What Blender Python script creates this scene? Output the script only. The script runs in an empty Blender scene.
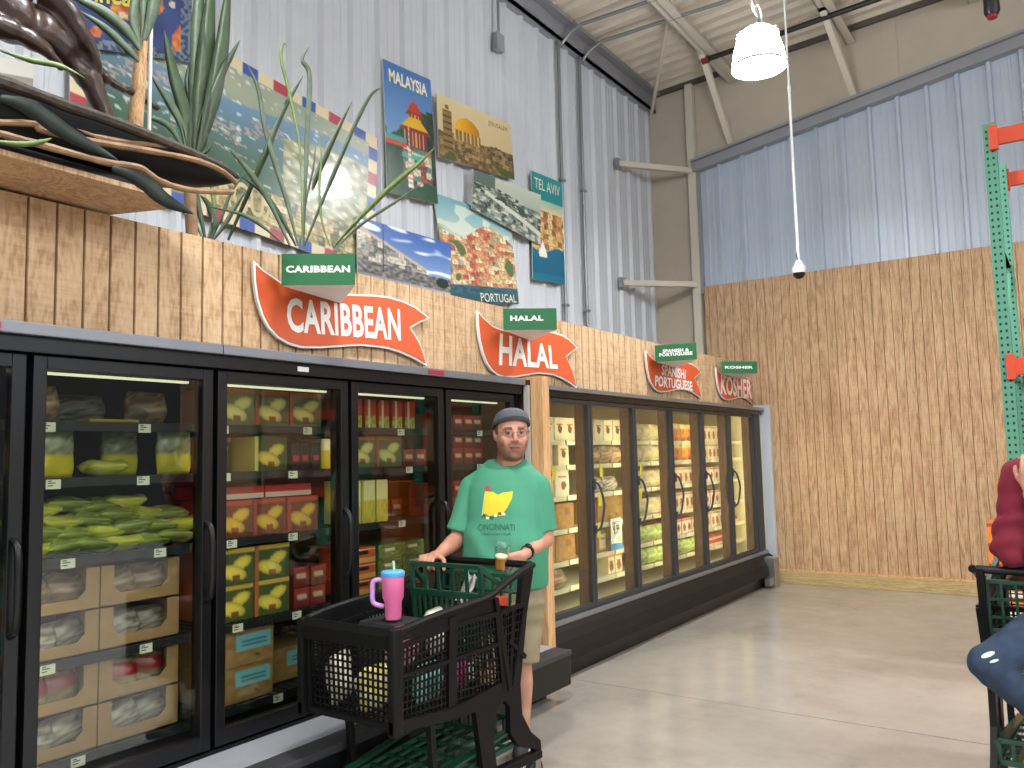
import bpy, bmesh, math, random
from mathutils import Vector, Matrix, noise
from mathutils.bvhtree import BVHTree
random.seed(7)
PI = math.pi
COL = bpy.context.scene.collection

# ---------------------------------------------------------------- camera
YAW, PITCH, ROLL, FPX, EYE = 0.60615131, 0.08754725, -0.02331377, 816.18, 1.58
_f = Vector((math.cos(PITCH)*math.cos(YAW), math.cos(PITCH)*math.sin(YAW), math.sin(PITCH)))
_r = Vector((math.sin(YAW), -math.cos(YAW), 0))
_u = _r.cross(_f)
_r2 = _r*math.cos(ROLL) + _u*math.sin(ROLL)
_u2 = _u*math.cos(ROLL) - _r*math.sin(ROLL)
cam = bpy.data.objects.new('camera', bpy.data.cameras.new('camera'))
COL.objects.link(cam)
cam.matrix_world = Matrix(((_r2.x, _u2.x, -_f.x, 0), (_r2.y, _u2.y, -_f.y, 0), (_r2.z, _u2.z, -_f.z, EYE), (0, 0, 0, 1)))
cam.data.sensor_width = 36; cam.data.lens = FPX/1024*36; cam.data.clip_start = 0.05
bpy.context.scene.camera = cam
def ray(x, y): return _r2*((x-512)/FPX) + _u2*(-(y-384)/FPX) + _f
def on_y(x, y, Y): d = ray(x, y); return d*(Y/d.y) + Vector((0, 0, EYE))
def on_x(x, y, X): d = ray(x, y); return d*(X/d.x) + Vector((0, 0, EYE))
def on_z(x, y, Z): d = ray(x, y); return d*((Z-EYE)/d.z) + Vector((0, 0, EYE))

# ---------------------------------------------------------------- colour and materials
def lin(c):
    return tuple((v/12.92 if v <= 0.04045 else ((v+0.055)/1.055)**2.4) for v in c[:3])
def hx(h):
    h = h.lstrip('#'); return tuple(int(h[i:i+2], 16)/255 for i in (0, 2, 4))
_M = {}
def mat(name, col='#808080', rough=0.5, metal=0.0, emit=None, es=0, bump=0, bscale=200, var=0, vscale=6, spec=0.5, sss=0, coat=0):
    if name in _M: return _M[name]
    m = bpy.data.materials.new(name); m.use_nodes = True; nt = m.node_tree; b = nt.nodes['Principled BSDF']
    c = lin(hx(col))
    b.inputs['Base Color'].default_value = (*c, 1); b.inputs['Roughness'].default_value = rough
    b.inputs['Metallic'].default_value = metal; b.inputs['Specular IOR Level'].default_value = spec
    if coat: b.inputs['Coat Weight'].default_value = coat
    tc = nt.nodes.new('ShaderNodeTexCoord')
    if sss: b.inputs['Subsurface Weight'].default_value = sss; b.inputs['Subsurface Radius'].default_value = (.02, .008, .004); b.inputs['Subsurface Scale'].default_value = .5
    if var:
        n = nt.nodes.new('ShaderNodeTexNoise'); n.inputs['Scale'].default_value = vscale; n.inputs['Detail'].default_value = 6
        nt.links.new(tc.outputs['Object'], n.inputs['Vector'])
        r = nt.nodes.new('ShaderNodeValToRGB'); r.color_ramp.elements[0].position = .3; r.color_ramp.elements[1].position = .7
        r.color_ramp.elements[0].color = (*[max(0, v*(1-var)) for v in c], 1); r.color_ramp.elements[1].color = (*[min(1, v*(1+var)) for v in c], 1)
        nt.links.new(n.outputs['Fac'], r.inputs['Fac']); nt.links.new(r.outputs['Color'], b.inputs['Base Color'])
    if bump:
        n = nt.nodes.new('ShaderNodeTexNoise'); n.inputs['Scale'].default_value = bscale
        nt.links.new(tc.outputs['Object'], n.inputs['Vector'])
        bp = nt.nodes.new('ShaderNodeBump'); bp.inputs['Strength'].default_value = bump; bp.inputs['Distance'].default_value = .01
        nt.links.new(n.outputs['Fac'], bp.inputs['Height']); nt.links.new(bp.outputs['Normal'], b.inputs['Normal'])
    if emit:
        b.inputs['Emission Color'].default_value = (*lin(hx(emit)), 1); b.inputs['Emission Strength'].default_value = es
    _M[name] = m; return m
def mat_col(name, rough=0.5, spec=.5, coat=0, bump=0, bscale=200, sss=0):
    if name in _M: return _M[name]
    m = mat(name, rough=rough, spec=spec, coat=coat, bump=bump, bscale=bscale, sss=sss)
    a = m.node_tree.nodes.new('ShaderNodeVertexColor'); a.layer_name = 'Col'
    m.node_tree.links.new(a.outputs['Color'], m.node_tree.nodes['Principled BSDF'].inputs['Base Color'])
    return m
def mat_glass(name, tint, gloss=1.0, rough=0.0):
    if name in _M: return _M[name]
    m = bpy.data.materials.new(name); m.use_nodes = True; nt = m.node_tree
    for n in list(nt.nodes): nt.nodes.remove(n)
    o = nt.nodes.new('ShaderNodeOutputMaterial'); mx = nt.nodes.new('ShaderNodeMixShader')
    t = nt.nodes.new('ShaderNodeBsdfTransparent'); t.inputs[0].default_value = (*lin(hx(tint)), 1)
    g = nt.nodes.new('ShaderNodeBsdfGlossy'); g.inputs['Roughness'].default_value = rough; g.inputs[0].default_value = (1, 1, 1, 1)
    f = nt.nodes.new('ShaderNodeLayerWeight'); f.inputs['Blend'].default_value = .5
    pw = nt.nodes.new('ShaderNodeMath'); pw.operation = 'POWER'; pw.inputs[1].default_value = 5; nt.links.new(f.outputs['Facing'], pw.inputs[0])
    mu = nt.nodes.new('ShaderNodeMath'); mu.operation = 'MULTIPLY_ADD'; mu.inputs[1].default_value = .9; mu.inputs[2].default_value = .038*gloss; mu.use_clamp = True
    nt.links.new(pw.outputs[0], mu.inputs[0]); nt.links.new(mu.outputs[0], mx.inputs[0])
    nt.links.new(t.outputs[0], mx.inputs[1]); nt.links.new(g.outputs[0], mx.inputs[2]); nt.links.new(mx.outputs[0], o.inputs[0])
    _M[name] = m; return m
def mat_ply(name, c1, c2, c3, gscale=(9, 9, .75), cross=0.0):
    if name in _M: return _M[name]
    m = bpy.data.materials.new(name); m.use_nodes = True; nt = m.node_tree; b = nt.nodes['Principled BSDF']
    N = nt.nodes.new; L = nt.links.new
    tc = N('ShaderNodeTexCoord'); mp = N('ShaderNodeMapping'); mp.inputs['Scale'].default_value = gscale
    L(tc.outputs['Object'], mp.inputs['Vector'])
    n1 = N('ShaderNodeTexNoise'); n1.inputs['Scale'].default_value = .55; n1.inputs['Detail'].default_value = 2; n1.inputs['Distortion'].default_value = .6
    L(mp.outputs[0], n1.inputs['Vector'])
    mu = N('ShaderNodeMath'); mu.operation = 'MULTIPLY'; mu.inputs[1].default_value = 60; L(n1.outputs['Fac'], mu.inputs[0])
    si = N('ShaderNodeMath'); si.operation = 'SINE'; L(mu.outputs[0], si.inputs[0])
    n2 = N('ShaderNodeTexNoise'); n2.inputs['Scale'].default_value = 14; n2.inputs['Detail'].default_value = 5
    L(mp.outputs[0], n2.inputs['Vector'])
    mp3 = N('ShaderNodeMapping'); mp3.inputs['Scale'].default_value = (5, 5, 90); L(tc.outputs['Object'], mp3.inputs['Vector'])
    n3 = N('ShaderNodeTexNoise'); n3.inputs['Scale'].default_value = 1; n3.inputs['Detail'].default_value = 4; L(mp3.outputs[0], n3.inputs['Vector'])
    a = N('ShaderNodeMath'); a.operation = 'MULTIPLY_ADD'; a.inputs[1].default_value = .1; L(si.outputs[0], a.inputs[0]); L(n2.outputs['Fac'], a.inputs[2])
    a2 = N('ShaderNodeMath'); a2.operation = 'MULTIPLY_ADD'; a2.inputs[1].default_value = cross; L(n3.outputs['Fac'], a2.inputs[0]); L(a.outputs[0], a2.inputs[2])
    r = N('ShaderNodeValToRGB'); e = r.color_ramp.elements
    o = .5*cross
    e[0].position = .27+o; e[0].color = (*lin(hx(c1)), 1); e[1].position = .72+o; e[1].color = (*lin(hx(c3)), 1)
    x = e.new(.5+o); x.color = (*lin(hx(c2)), 1)
    L(a2.outputs[0], r.inputs['Fac'])
    L(r.outputs['Color'], b.inputs['Base Color'])
    b.inputs['Roughness'].default_value = .62; b.inputs['Specular IOR Level'].default_value = .3
    bp = N('ShaderNodeBump'); bp.inputs['Strength'].default_value = .35; bp.inputs['Distance'].default_value = .004
    L(a2.outputs[0], bp.inputs['Height']); L(bp.outputs['Normal'], b.inputs['Normal'])
    _M[name] = m; return m
def mat_floor():
    m = bpy.data.materials.new('polished_concrete'); m.use_nodes = True; nt = m.node_tree; b = nt.nodes['Principled BSDF']
    N = nt.nodes.new; L = nt.links.new
    tc = N('ShaderNodeTexCoord')
    n1 = N('ShaderNodeTexNoise'); n1.inputs['Scale'].default_value = 1.1; n1.inputs['Detail'].default_value = 9; n1.inputs['Roughness'].default_value = .62; n1.inputs['Distortion'].default_value = .5
    n2 = N('ShaderNodeTexNoise'); n2.inputs['Scale'].default_value = 7; n2.inputs['Detail'].default_value = 8; n2.inputs['Roughness'].default_value = .7
    mp = N('ShaderNodeMapping'); mp.inputs['Scale'].default_value = (1, .75, 1); mp.inputs['Rotation'].default_value = (0, 0, .5)
    L(tc.outputs['Object'], mp.inputs['Vector']); L(tc.outputs['Object'], n1.inputs['Vector']); L(mp.outputs[0], n2.inputs['Vector'])
    mx = N('ShaderNodeMath'); mx.operation = 'MULTIPLY_ADD'; mx.inputs[1].default_value = .45; L(n2.outputs['Fac'], mx.inputs[0]); L(n1.outputs['Fac'], mx.inputs[2])
    r = N('ShaderNodeValToRGB'); e = r.color_ramp.elements
    e[0].position = .45; e[0].color = (*lin(hx('#918a80')), 1); e[1].position = 1; e[1].color = (*lin(hx('#b0a89d')), 1)
    x = e.new(.7); x.color = (*lin(hx('#a39b91')), 1)
    L(mx.outputs[0], r.inputs['Fac']); L(r.outputs['Color'], b.inputs['Base Color'])
    rr = N('ShaderNodeMapRange'); rr.inputs['To Min'].default_value = .13; rr.inputs['To Max'].default_value = .27; L(n2.outputs['Fac'], rr.inputs['Value']); L(rr.outputs[0], b.inputs['Roughness'])
    bp = N('ShaderNodeBump'); bp.inputs['Strength'].default_value = .06; bp.inputs['Distance'].default_value = .02; L(n1.outputs['Fac'], bp.inputs['Height']); L(bp.outputs[0], b.inputs['Normal'])
    return m

# ---------------------------------------------------------------- mesh builder
class MB:
    def __init__(s): s.bm = bmesh.new(); s.cl = s.bm.verts.layers.float_color.new('Col'); s.mi = 0; s.c = (1, 1, 1)
    def V(s, p, c=None):
        v = s.bm.verts.new(p); v[s.cl] = (*lin(c or s.c), 1); return v
    def F(s, vs):
        try: f = s.bm.faces.new(vs); f.material_index = s.mi; return f
        except ValueError: return None
    def box(s, x0, x1, y0, y1, z0, z1, bev=0, T=None, c=None):
        c = c or s.c
        P = [(x0, y0, z0), (x1, y0, z0), (x1, y1, z0), (x0, y1, z0), (x0, y0, z1), (x1, y0, z1), (x1, y1, z1), (x0, y1, z1)]
        vs = [s.V(T @ Vector(p) if T else p, c) for p in P]
        fs = [s.F([vs[i] for i in q]) for q in ((3, 2, 1, 0), (4, 5, 6, 7), (0, 1, 5, 4), (1, 2, 6, 5), (2, 3, 7, 6), (3, 0, 4, 7))]
        if bev:
            es = list({e for f in fs if f for e in f.edges})
            r = bmesh.ops.bevel(s.bm, geom=es, offset=bev, segments=2, affect='EDGES', profile=.6, material=s.mi)
            for v in r['verts']: v[s.cl] = (*lin(c), 1)
        return s
    def bar(s, a, b, w, h, bev=0, up=(0, 0, 1)):
        a = Vector(a); b = Vector(b); d = b-a; L = d.length
        if L < 1e-6: return s
        z = d/L; x = Vector(up).cross(z)
        if x.length < 1e-4: x = Vector((1, 0, 0)).cross(z)
        x.normalize(); y = z.cross(x)
        T = Matrix(((x.x, y.x, z.x, a.x), (x.y, y.y, z.y, a.y), (x.z, y.z, z.z, a.z), (0, 0, 0, 1)))
        return s.box(-w/2, w/2, -h/2, h/2, 0, L, bev, T)
    def tube(s, pts, r, n=8, cap=True, flat=1.0):
        pts = [Vector(p) for p in pts]; rs = r if isinstance(r, (list, tuple)) else [r]*len(pts)
        prev = None; rings = []
        for i, p in enumerate(pts):
            t = (pts[min(i+1, len(pts)-1)] - pts[max(i-1, 0)]).normalized()
            if prev is None: x = t.orthogonal().normalized()
            else:
                x = prev - t*prev.dot(t); x = x.normalized() if x.length > 1e-6 else t.orthogonal().normalized()
            prev = x; y = t.cross(x)
            rings.append([s.V(p + (x*math.cos(2*PI*k/n) + y*math.sin(2*PI*k/n)*flat)*rs[i]) for k in range(n)])
        for a, b in zip(rings, rings[1:]):
            for k in range(n): s.F((a[k], a[(k+1) % n], b[(k+1) % n], b[k]))
        if cap: s.F(rings[0][::-1]); s.F(rings[-1])
        return s
    def loft(s, rings, cap=True, cols=None):
        R = [[s.V(p, cols[i] if cols else None) for p in r] for i, r in enumerate(rings)]; n = len(R[0])
        for a, b in zip(R, R[1:]):
            for k in range(n): s.F((a[k], a[(k+1) % n], b[(k+1) % n], b[k]))
        if cap: s.F(R[0][::-1]); s.F(R[-1])
        return s
    def lathe(s, prof, at=(0, 0, 0), n=24, T=None, cap=True):
        at = Vector(at)
        rings = []
        for r, z in prof:
            rings.append([(T @ Vector((r*math.cos(2*PI*k/n), r*math.sin(2*PI*k/n), z)) if T else Vector((r*math.cos(2*PI*k/n), r*math.sin(2*PI*k/n), z))) + at for k in range(n)])
        return s.loft(rings, cap)
    def ball(s, c, rx, ry=None, rz=None, n=12, T=None):
        ry = ry or rx; rz = rz or rx
        prof = []
        m = max(6, n//2+1)
        M = Matrix.Diagonal((rx, ry, rz, 1))
        if T is not None: M = T.to_4x4() @ M
        rings = [[M @ Vector((math.sin(PI*i/m)*math.cos(2*PI*k/n), math.sin(PI*i/m)*math.sin(2*PI*k/n), -math.cos(PI*i/m))) + Vector(c) for k in range(n)] for i in range(1, m)]
        return s.loft(rings, True)
    def cone(s, a, ra, b, rb, n=14, e0=True, e1=True):
        s.tube([a, b], [ra, rb], n)
        if e0: s.ball(a, ra, n=n)
        if e1: s.ball(b, rb, n=n)
        return s
    def prism(s, pts, T, th):           # pts 2D; T(u,v,w)->3D ; w from 0 (front) to th (back)
        A = [s.V(T(u, v, 0)) for u, v in pts]; B = [s.V(T(u, v, th)) for u, v in pts]
        n = len(A); s.F(A); s.F(B[::-1])
        for k in range(n): s.F((A[(k+1) % n], A[k], B[k], B[(k+1) % n]))
        return s
    def grid(s, P, nu, nv, fn, back=None):   # P(u,v) -> 3D, colours from fn(u,v) sRGB, v=0 top
        g = [[s.V(P(i/nu, j/nv), fn(i/nu, j/nv)) for i in range(nu+1)] for j in range(nv+1)]
        for j in range(nv):
            for i in range(nu): s.F((g[j][i], g[j+1][i], g[j+1][i+1], g[j][i+1]))
        if back is not None:
            bk = [s.V(Vector(P(u, v)) + back, (.75, .73, .7)) for u, v in ((0, 0), (0, 1), (1, 1), (1, 0))]
            s.F(bk[::-1])
            sides = ([g[j][0] for j in range(nv+1)], [g[nv][i] for i in range(nu+1)], [g[nv-j][nu] for j in range(nv+1)], [g[0][nu-i] for i in range(nu+1)])
            for k, sd in enumerate(sides):
                a, b = s.V(sd[0].co, (.8, .78, .74)), s.V(sd[-1].co, (.8, .78, .74)); s.F((a, bk[k], bk[(k+1) % 4], b))
        return s
    def build(s, name, mats, parent=None, smooth=False, tri=False):
        bmesh.ops.recalc_face_normals(s.bm, faces=s.bm.faces)
        me = bpy.data.meshes.new(name); s.bm.to_mesh(me); s.bm.free()
        for m in (mats if isinstance(mats, (list, tuple)) else [mats]): me.materials.append(m)
        if smooth:
            me.polygons.foreach_set('use_smooth', [True]*len(me.polygons))
            if smooth != 'all':
                try: me.set_sharp_from_angle(angle=math.radians(40))
                except Exception: pass
        o = bpy.data.objects.new(name, me); COL.objects.link(o)
        if parent: o.parent = parent
        return o
def remesh(mb, name, voxel, mats, parent=None, smooth_it=4, keep_mats=False):
    bmesh.ops.recalc_face_normals(mb.bm, faces=mb.bm.faces)
    me = bpy.data.meshes.new('tmp'); mb.bm.to_mesh(me); mb.bm.free()
    o = bpy.data.objects.new('tmp', me); COL.objects.link(o)
    md = o.modifiers.new('r', 'REMESH'); md.mode = 'VOXEL'; md.voxel_size = voxel; md.use_smooth_shade = True
    sm = o.modifiers.new('s', 'SMOOTH'); sm.factor = .5; sm.iterations = smooth_it
    dg = bpy.context.evaluated_depsgraph_get(); dg.update()
    nm = bpy.data.meshes.new_from_object(o.evaluated_get(dg), depsgraph=dg)
    bpy.data.objects.remove(o)
    nm.name = name; nm.materials.clear()
    for m in (mats if isinstance(mats, (list, tuple)) else [mats]): nm.materials.append(m)
    nm.polygons.foreach_set('use_smooth', [True]*len(nm.polygons))
    n = bpy.data.objects.new(name, nm); COL.objects.link(n)
    if parent: n.parent = parent
    return n
def color_verts(o, fn):
    me = o.data
    if 'Col' in me.color_attributes: me.color_attributes.remove(me.color_attributes['Col'])
    a = me.color_attributes.new('Col', 'FLOAT_COLOR', 'POINT')
    buf = []
    for v in me.vertices: buf += [*lin(fn(v.co, v.normal)), 1]
    a.data.foreach_set('color', buf)
def push(o, fn):
    vs = o.data.vertices; N = [v.normal.copy() for v in vs]; C = [v.co.copy() for v in vs]; out = []
    for c, n in zip(C, N): out += list(c + n*fn(c))
    vs.foreach_set('co', out); o.data.update()
def tag(o, label=None, cat=None, group=None, kind=None):
    if label: o['label'] = label
    if cat: o['category'] = cat
    if group: o['group'] = group
    if kind: o['kind'] = kind
    return o
def empty(name, loc=(0, 0, 0), label=None, cat=None, group=None, rz=0):
    o = bpy.data.objects.new(name, None); COL.objects.link(o); o.location = loc; o.rotation_euler = (0, 0, rz); o.empty_display_size = .1
    return tag(o, label, cat, group)
def copy_tree(o, parent=None):
    c = o.copy(); COL.objects.link(c)
    if parent is not None: c.parent = parent
    for ch in [x for x in o.children]: copy_tree(ch, c)
    return c
def local(o, loc):      # geometry was built in world space: hang it at an Empty placed at loc
    pass
_TX = {}
def text_geo(txt, bold=.012, spacing=1.0):
    k = (txt, bold, spacing)
    if k in _TX: return _TX[k]
    cu = bpy.data.curves.new('t', 'FONT'); cu.body = txt; cu.size = 1; cu.offset = bold; cu.resolution_u = 3; cu.space_character = spacing
    cu.align_x = 'LEFT'; cu.space_line = .85
    if '\n' in txt: cu.align_x = 'CENTER'
    o = bpy.data.objects.new('t', cu); COL.objects.link(o)
    dg = bpy.context.evaluated_depsgraph_get(); dg.update()
    me = bpy.data.meshes.new_from_object(o.evaluated_get(dg), depsgraph=dg)
    vs = [v.co.copy() for v in me.vertices]; fs = [tuple(p.vertices) for p in me.polygons]
    bpy.data.objects.remove(o); bpy.data.meshes.remove(me)
    x0 = min(v.x for v in vs); x1 = max(v.x for v in vs); y0 = min(v.y for v in vs); y1 = max(v.y for v in vs)
    vs = [((v.x-x0)/(x1-x0), (v.y-y0)/(y1-y0)) for v in vs]
    _TX[k] = (vs, fs); return _TX[k]
def put_text(txt, P, name, m, parent, bold=.012, spacing=1.0):     # P(u,v) 3D, v up
    vs, fs = text_geo(txt, bold, spacing)
    b = MB(); V = [b.V(P(u, v)) for u, v in vs]
    for f in fs: b.F([V[i] for i in f])
    bmesh.ops.triangulate(b.bm, faces=b.bm.faces)
    me = bpy.data.meshes.new(name); b.bm.to_mesh(me); b.bm.free(); me.materials.append(m)
    o = bpy.data.objects.new(name, me); COL.objects.link(o); o.parent = parent
    return o
def mixc(a, b, t): t = max(0, min(1, t)); return tuple(x*(1-t)+y*t for x, y in zip(a, b))
def nz(x, y, s=1, z=0): return noise.noise(Vector((x*s, y*s, z)))
def smooth_pts(P, n=6):
    P = [Vector(p) for p in P]; out = []
    for i in range(len(P)-1):
        p0 = P[max(i-1, 0)]; p1 = P[i]; p2 = P[i+1]; p3 = P[min(i+2, len(P)-1)]
        for k in range(n):
            t = k/n
            out.append(.5*((2*p1) + (-p0+p2)*t + (2*p0-5*p1+4*p2-p3)*t*t + (-p0+3*p1-3*p2+p3)*t**3))
    out.append(P[-1]); return out
def struct(o): o['kind'] = 'structure'; return o

# materials
M_metal_l = mat('painted_metal_siding', '#c6c9ce', .36, spec=.4, var=.03, vscale=3)
M_metal_f = mat('galvanised_metal_siding', '#b8c4d2', .35, metal=.0, var=.04, vscale=2)
M_trimgrey = mat('grey_trim', '#989a9e', .45, metal=.3)
M_roof = mat('roof_deck', '#ded3c2', .6, var=.05)
M_beige = mat('beige_wall_paint', '#c4b8a6', .75, bump=.05, bscale=60, var=.03)
M_steelw = mat('beige_painted_steel', '#d2c9b8', .5)
M_ply = mat_ply('plywood_siding', '#a07d5c', '#c09c78', '#cdb08c', (9, 9, .8), 0.2)
M_plyh = mat_ply('rough_sawn_siding', '#b08c68', '#cba983', '#d4b692', (5, 5, 1.2), 0.45)
M_groove = mat('siding_groove', '#6f4a2a', .8)
M_lumber = mat_ply('treated_lumber', '#a28a5c', '#b8a070', '#c8b386', (1.5, 1.0, 14), 0)
M_post = mat_ply('pine_board', '#b98a5c', '#cfa274', '#d8b084', (8, 8, .6), 0)
M_black = mat('black_coated_metal', '#09090a', .35, bump=.02, spec=.35)
M_black2 = mat('black_door_frame', '#0d0d0f', .32, spec=.4)
M_cap = mat('grey_case_trim', '#7b7d83', .4, metal=.4)
M_ledge = mat('grey_ledge', '#9a9ba1', .45, metal=.1, var=.05)
M_kick = mat('brown_black_kickplate', '#1a1615', .6, var=.08, spec=.25)
M_dkgrey = mat('dark_grey_rubber', '#333236', .6)
M_brown = mat('brown_mullion', '#4a3228', .5)
M_white = mat('white_plastic', '#e6e6e2', .5)
M_shelfw = mat('white_wire_shelf', '#d8d4bc', .5)
M_shelfb = mat('black_wire_shelf', '#1a1c1e', .5)
M_inner1 = mat('dark_case_lining', '#34363a', .5)
M_inner2 = mat('pale_case_lining', '#cfc8aa', .6)
M_alum = mat('aluminium', '#9aa0a6', .35, metal=.8)
M_steel = mat('stainless_steel', '#aaa8a4', .3, metal=.9)
M_g1 = mat_glass('freezer_glass_near', '#e9ebe7', 1.0)
M_g2 = mat_glass('freezer_glass_far', '#f6f6f0', 1.0)
M_clear = mat_glass('clear_plastic', '#f6f8f8', 1.5, .1)
M_print = mat_col('printed_carton', .55)
M_gloss = mat_col('glossy_poster', .3, coat=.15)
M_bag = mat_col('plastic_bag_print', .28, coat=.4)
M_card = mat('corrugated_cardboard', '#a98558', .8, var=.06, vscale=20)
M_tagw = mat('price_tag_paper', '#e8ecd4', .6)
M_orange = mat('orange_sign_paint', '#d85c30', .5)
M_signw = mat('white_sign_vinyl', '#f2f0ec', .5)
M_green = mat('green_sign_paint', '#0a6030', .35)
M_tgreen = mat('green_cart_plastic', '#083a29', .4)
M_cartb = mat('black_cart_plastic', '#050506', .5, bump=.05, spec=.25)
M_led = mat('led_strip', '#ffffff', emit='#fff4c4', es=20)
M_led1 = mat('led_tube', '#ffffff', emit='#e2e8c0', es=1.0)
M_lamp = mat('lamp_lens', '#ffffff', emit='#ffffff', es=9)
M_lampb = mat('lamp_acrylic', '#f4f4f4', .3, emit='#f2f8ff', es=55)
M_leaf = mat('dark_strap_leaf', '#36492d', .5, var=.3, vscale=14)
M_leaf2 = mat('grey_green_leaf', '#51614a', .5, var=.3, vscale=18)
M_leaf3 = mat('fresh_green_leaf', '#6b8046', .5, var=.3, vscale=18)
M_vine = mat('peeled_vine', '#8c6d4e', .65, var=.3, vscale=18, bump=.2, bscale=40)
M_bark = mat('dark_rough_bark', '#453c34', .8, var=.35, vscale=25, bump=.5, bscale=50)
M_drift = mat('polished_driftwood', '#33211a', .36, var=.55, vscale=7, bump=.6, bscale=14, coat=.15)
M_hull = mat('black_hull', '#07080c', .4, spec=.25)
M_leafd = mat('dark_dry_leaf', '#25302a', .6, var=.3, vscale=20)
M_jeans = mat('denim', '#26364b', .85, var=.18, vscale=30, bump=.2, bscale=500)
M_khaki = mat('khaki_twill', '#8f8268', .85, var=.07, vscale=8, bump=.2, bscale=300)
M_capf = mat('grey_cap_fabric', '#54565b', .85, var=.1, vscale=60)
M_skin = mat_col('skin', .5, sss=.08)
M_shirt = mat_col('green_jersey', .85, bump=.1, bscale=300)
M_maroon = mat('maroon_jersey', '#74142a', .85, var=.12, vscale=12)
M_rackg = mat('rack_green_paint', '#5a9c82', .5)
M_racko = mat('rack_orange_paint', '#d8481c', .42)
M_hole = mat('painted_slot_shadow', '#12302a', .7)  # dark colour on flat plates paints the shade inside the punched slots
M_conduit = mat('galvanised_conduit', '#8f9294', .4, metal=.6)

# ================================================================ SETTING
XW, YW = 10.05, 4.57
b = MB()
b.box(-8, 5.075, -9, YW, -.2, 0); b.box(5.084, XW, -9, YW, -.2, 0)
fl = struct(b.build('floor', mat_floor()))
b = MB(); b.box(-8, XW, -9, YW, -.25, -.19); b.box(5.07, 5.09, -9, YW, -.19, -.006); struct(b.build('trim_5', mat('joint_filler', '#1c1a18', .9)))

def rib_profile(L, pitch=.305, hi=.036, minor=.004, ph=0.0, sd=.028):
    P = []; x = -ph
    while x < L:
        for dx, h in ((.028-sd, 0), (.028, hi), (.062, hi), (.062+sd, 0), (.15, 0), (.157, minor), (.175, minor), (.182, 0), (.225, 0), (.232, minor), (.25, minor), (.257, 0)):
            if 0 <= x+dx <= L: P.append((x+dx, h))
        x += pitch
    return [(0, 0)] + P + [(L, 0)]
# left wall behind the header, ribs standing out towards -Y
b = MB()
pr = rib_profile(XW+2)
A = [b.V((-2+x, YW-h, 1.6)) for x, h in pr]; B = [b.V((-2+x, YW-h, 6.35)) for x, h in pr]
for k in range(len(A)-1): b.F((A[k], A[k+1], B[k+1], B[k]))
b.box(-2, XW, YW+.002, YW+.1, 0, 6.5)
struct(b.build('wall_left', M_metal_l))
b = MB()   # eave beam
b.box(-2, XW, YW-.1, YW, 6.2, 6.24); b.box(-2, XW, YW-.1, YW-.08, 6.2, 6.44); b.box(-2, XW, YW-.2, YW-.08, 6.41, 6.45)
struct(b.build('trim_1', M_trimgrey))
# far wall
b = MB()
ys = [YW, -9]
vs = [b.V(p) for p in ((XW, YW, 0), (XW, -9, 0), (XW, -9, 7.3), (XW, YW, 6.5))]; b.F(vs)
vs = [b.V(p) for p in ((XW+.1, YW, 0), (XW+.1, -9, 0), (XW+.1, -9, 7.3), (XW+.1, YW, 6.5))]; b.F(vs[::-1])
b.tube([(XW-.001, YW, 5.27), (XW-.001, 3.97, 5.27)], .004, 6)
b.tube([(XW-.001, 1.43, 5.8), (XW-.001, 1.43, 6.6)], .004, 6)
struct(b.build('wall_far', M_beige))
# metal siding on far wall with a top that climbs with the roof
def trim_z(y): return 5.36 + (3.87-y)*.1475
b = MB(); pr = rib_profile(3.87+9, hi=.05, ph=.08, sd=.012)
A = [b.V((XW-.03-h, 3.87-x, 2.0)) for x, h in pr]; B = [b.V((XW-.03-h, 3.87-x, trim_z(3.87-x)-.02)) for x, h in pr]
for k in range(len(A)-1): b.F((A[k+1], A[k], B[k], B[k+1]))
struct(b.build('wall_far_siding', M_metal_f))
b = MB()
b.bar((XW-.07, 3.93, trim_z(3.93)-.08), (XW-.07, -9, trim_z(-9)-.08), .12, .17, up=(1, 0, 0))
b.bar((XW-.1, 3.93, trim_z(3.93)), (XW-.1, -9, trim_z(-9)), .2, .03, up=(0, 0, 1))
b.box(XW-.09, XW-.02, 3.86, 3.92, 3.6, 5.3)
struct(b.build('trim_2', M_trimgrey))
# grooved plywood sheets
def grooved(name, u0, u1, z0, z1, T, pitch, gw, gd, ph=0, th=.02, m=None, seam=None):
    b = MB(); u = u0; pts = [(u0, 0)]; u = u0+ph
    while u < u1-gw:
        pts += [(u, 0), (u+.002, gd), (u+gw-.002, gd), (u+gw, 0)]; u += pitch
    pts.append((u1, 0))
    rows = [z0] + ([seam-.002, seam, seam+.003] if seam else []) + [z1]
    for j in range(len(rows)-1):
        for k in range(len(pts)-1):
            (a, ha), (c, hc) = pts[k], pts[k+1]
            o = .004 if (seam and j == 1) else 0
            o2 = .004 if (seam and j == 1) else 0
            b.mi = 1 if (ha > 0 and hc > 0) else 0
            b.F([b.V(T(a, rows[j], ha+o)), b.V(T(c, rows[j], hc+o)), b.V(T(c, rows[j+1], hc+o2)), b.V(T(a, rows[j+1], ha+o2))])
    b.mi = 0
    P = [b.V(T(u0, z0, th)), b.V(T(u1, z0, th)), b.V(T(u1, z1, th)), b.V(T(u0, z1, th))]; b.F(P[::-1])
    Q = [b.V(T(u0, z0, 0)), b.V(T(u1, z0, 0)), b.V(T(u1, z1, 0)), b.V(T(u0, z1, 0))]
    for i in range(4): b.F((Q[i], Q[(i+1) % 4], P[(i+1) % 4], P[i]))
    return b.build(name, [m, M_groove])
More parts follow.
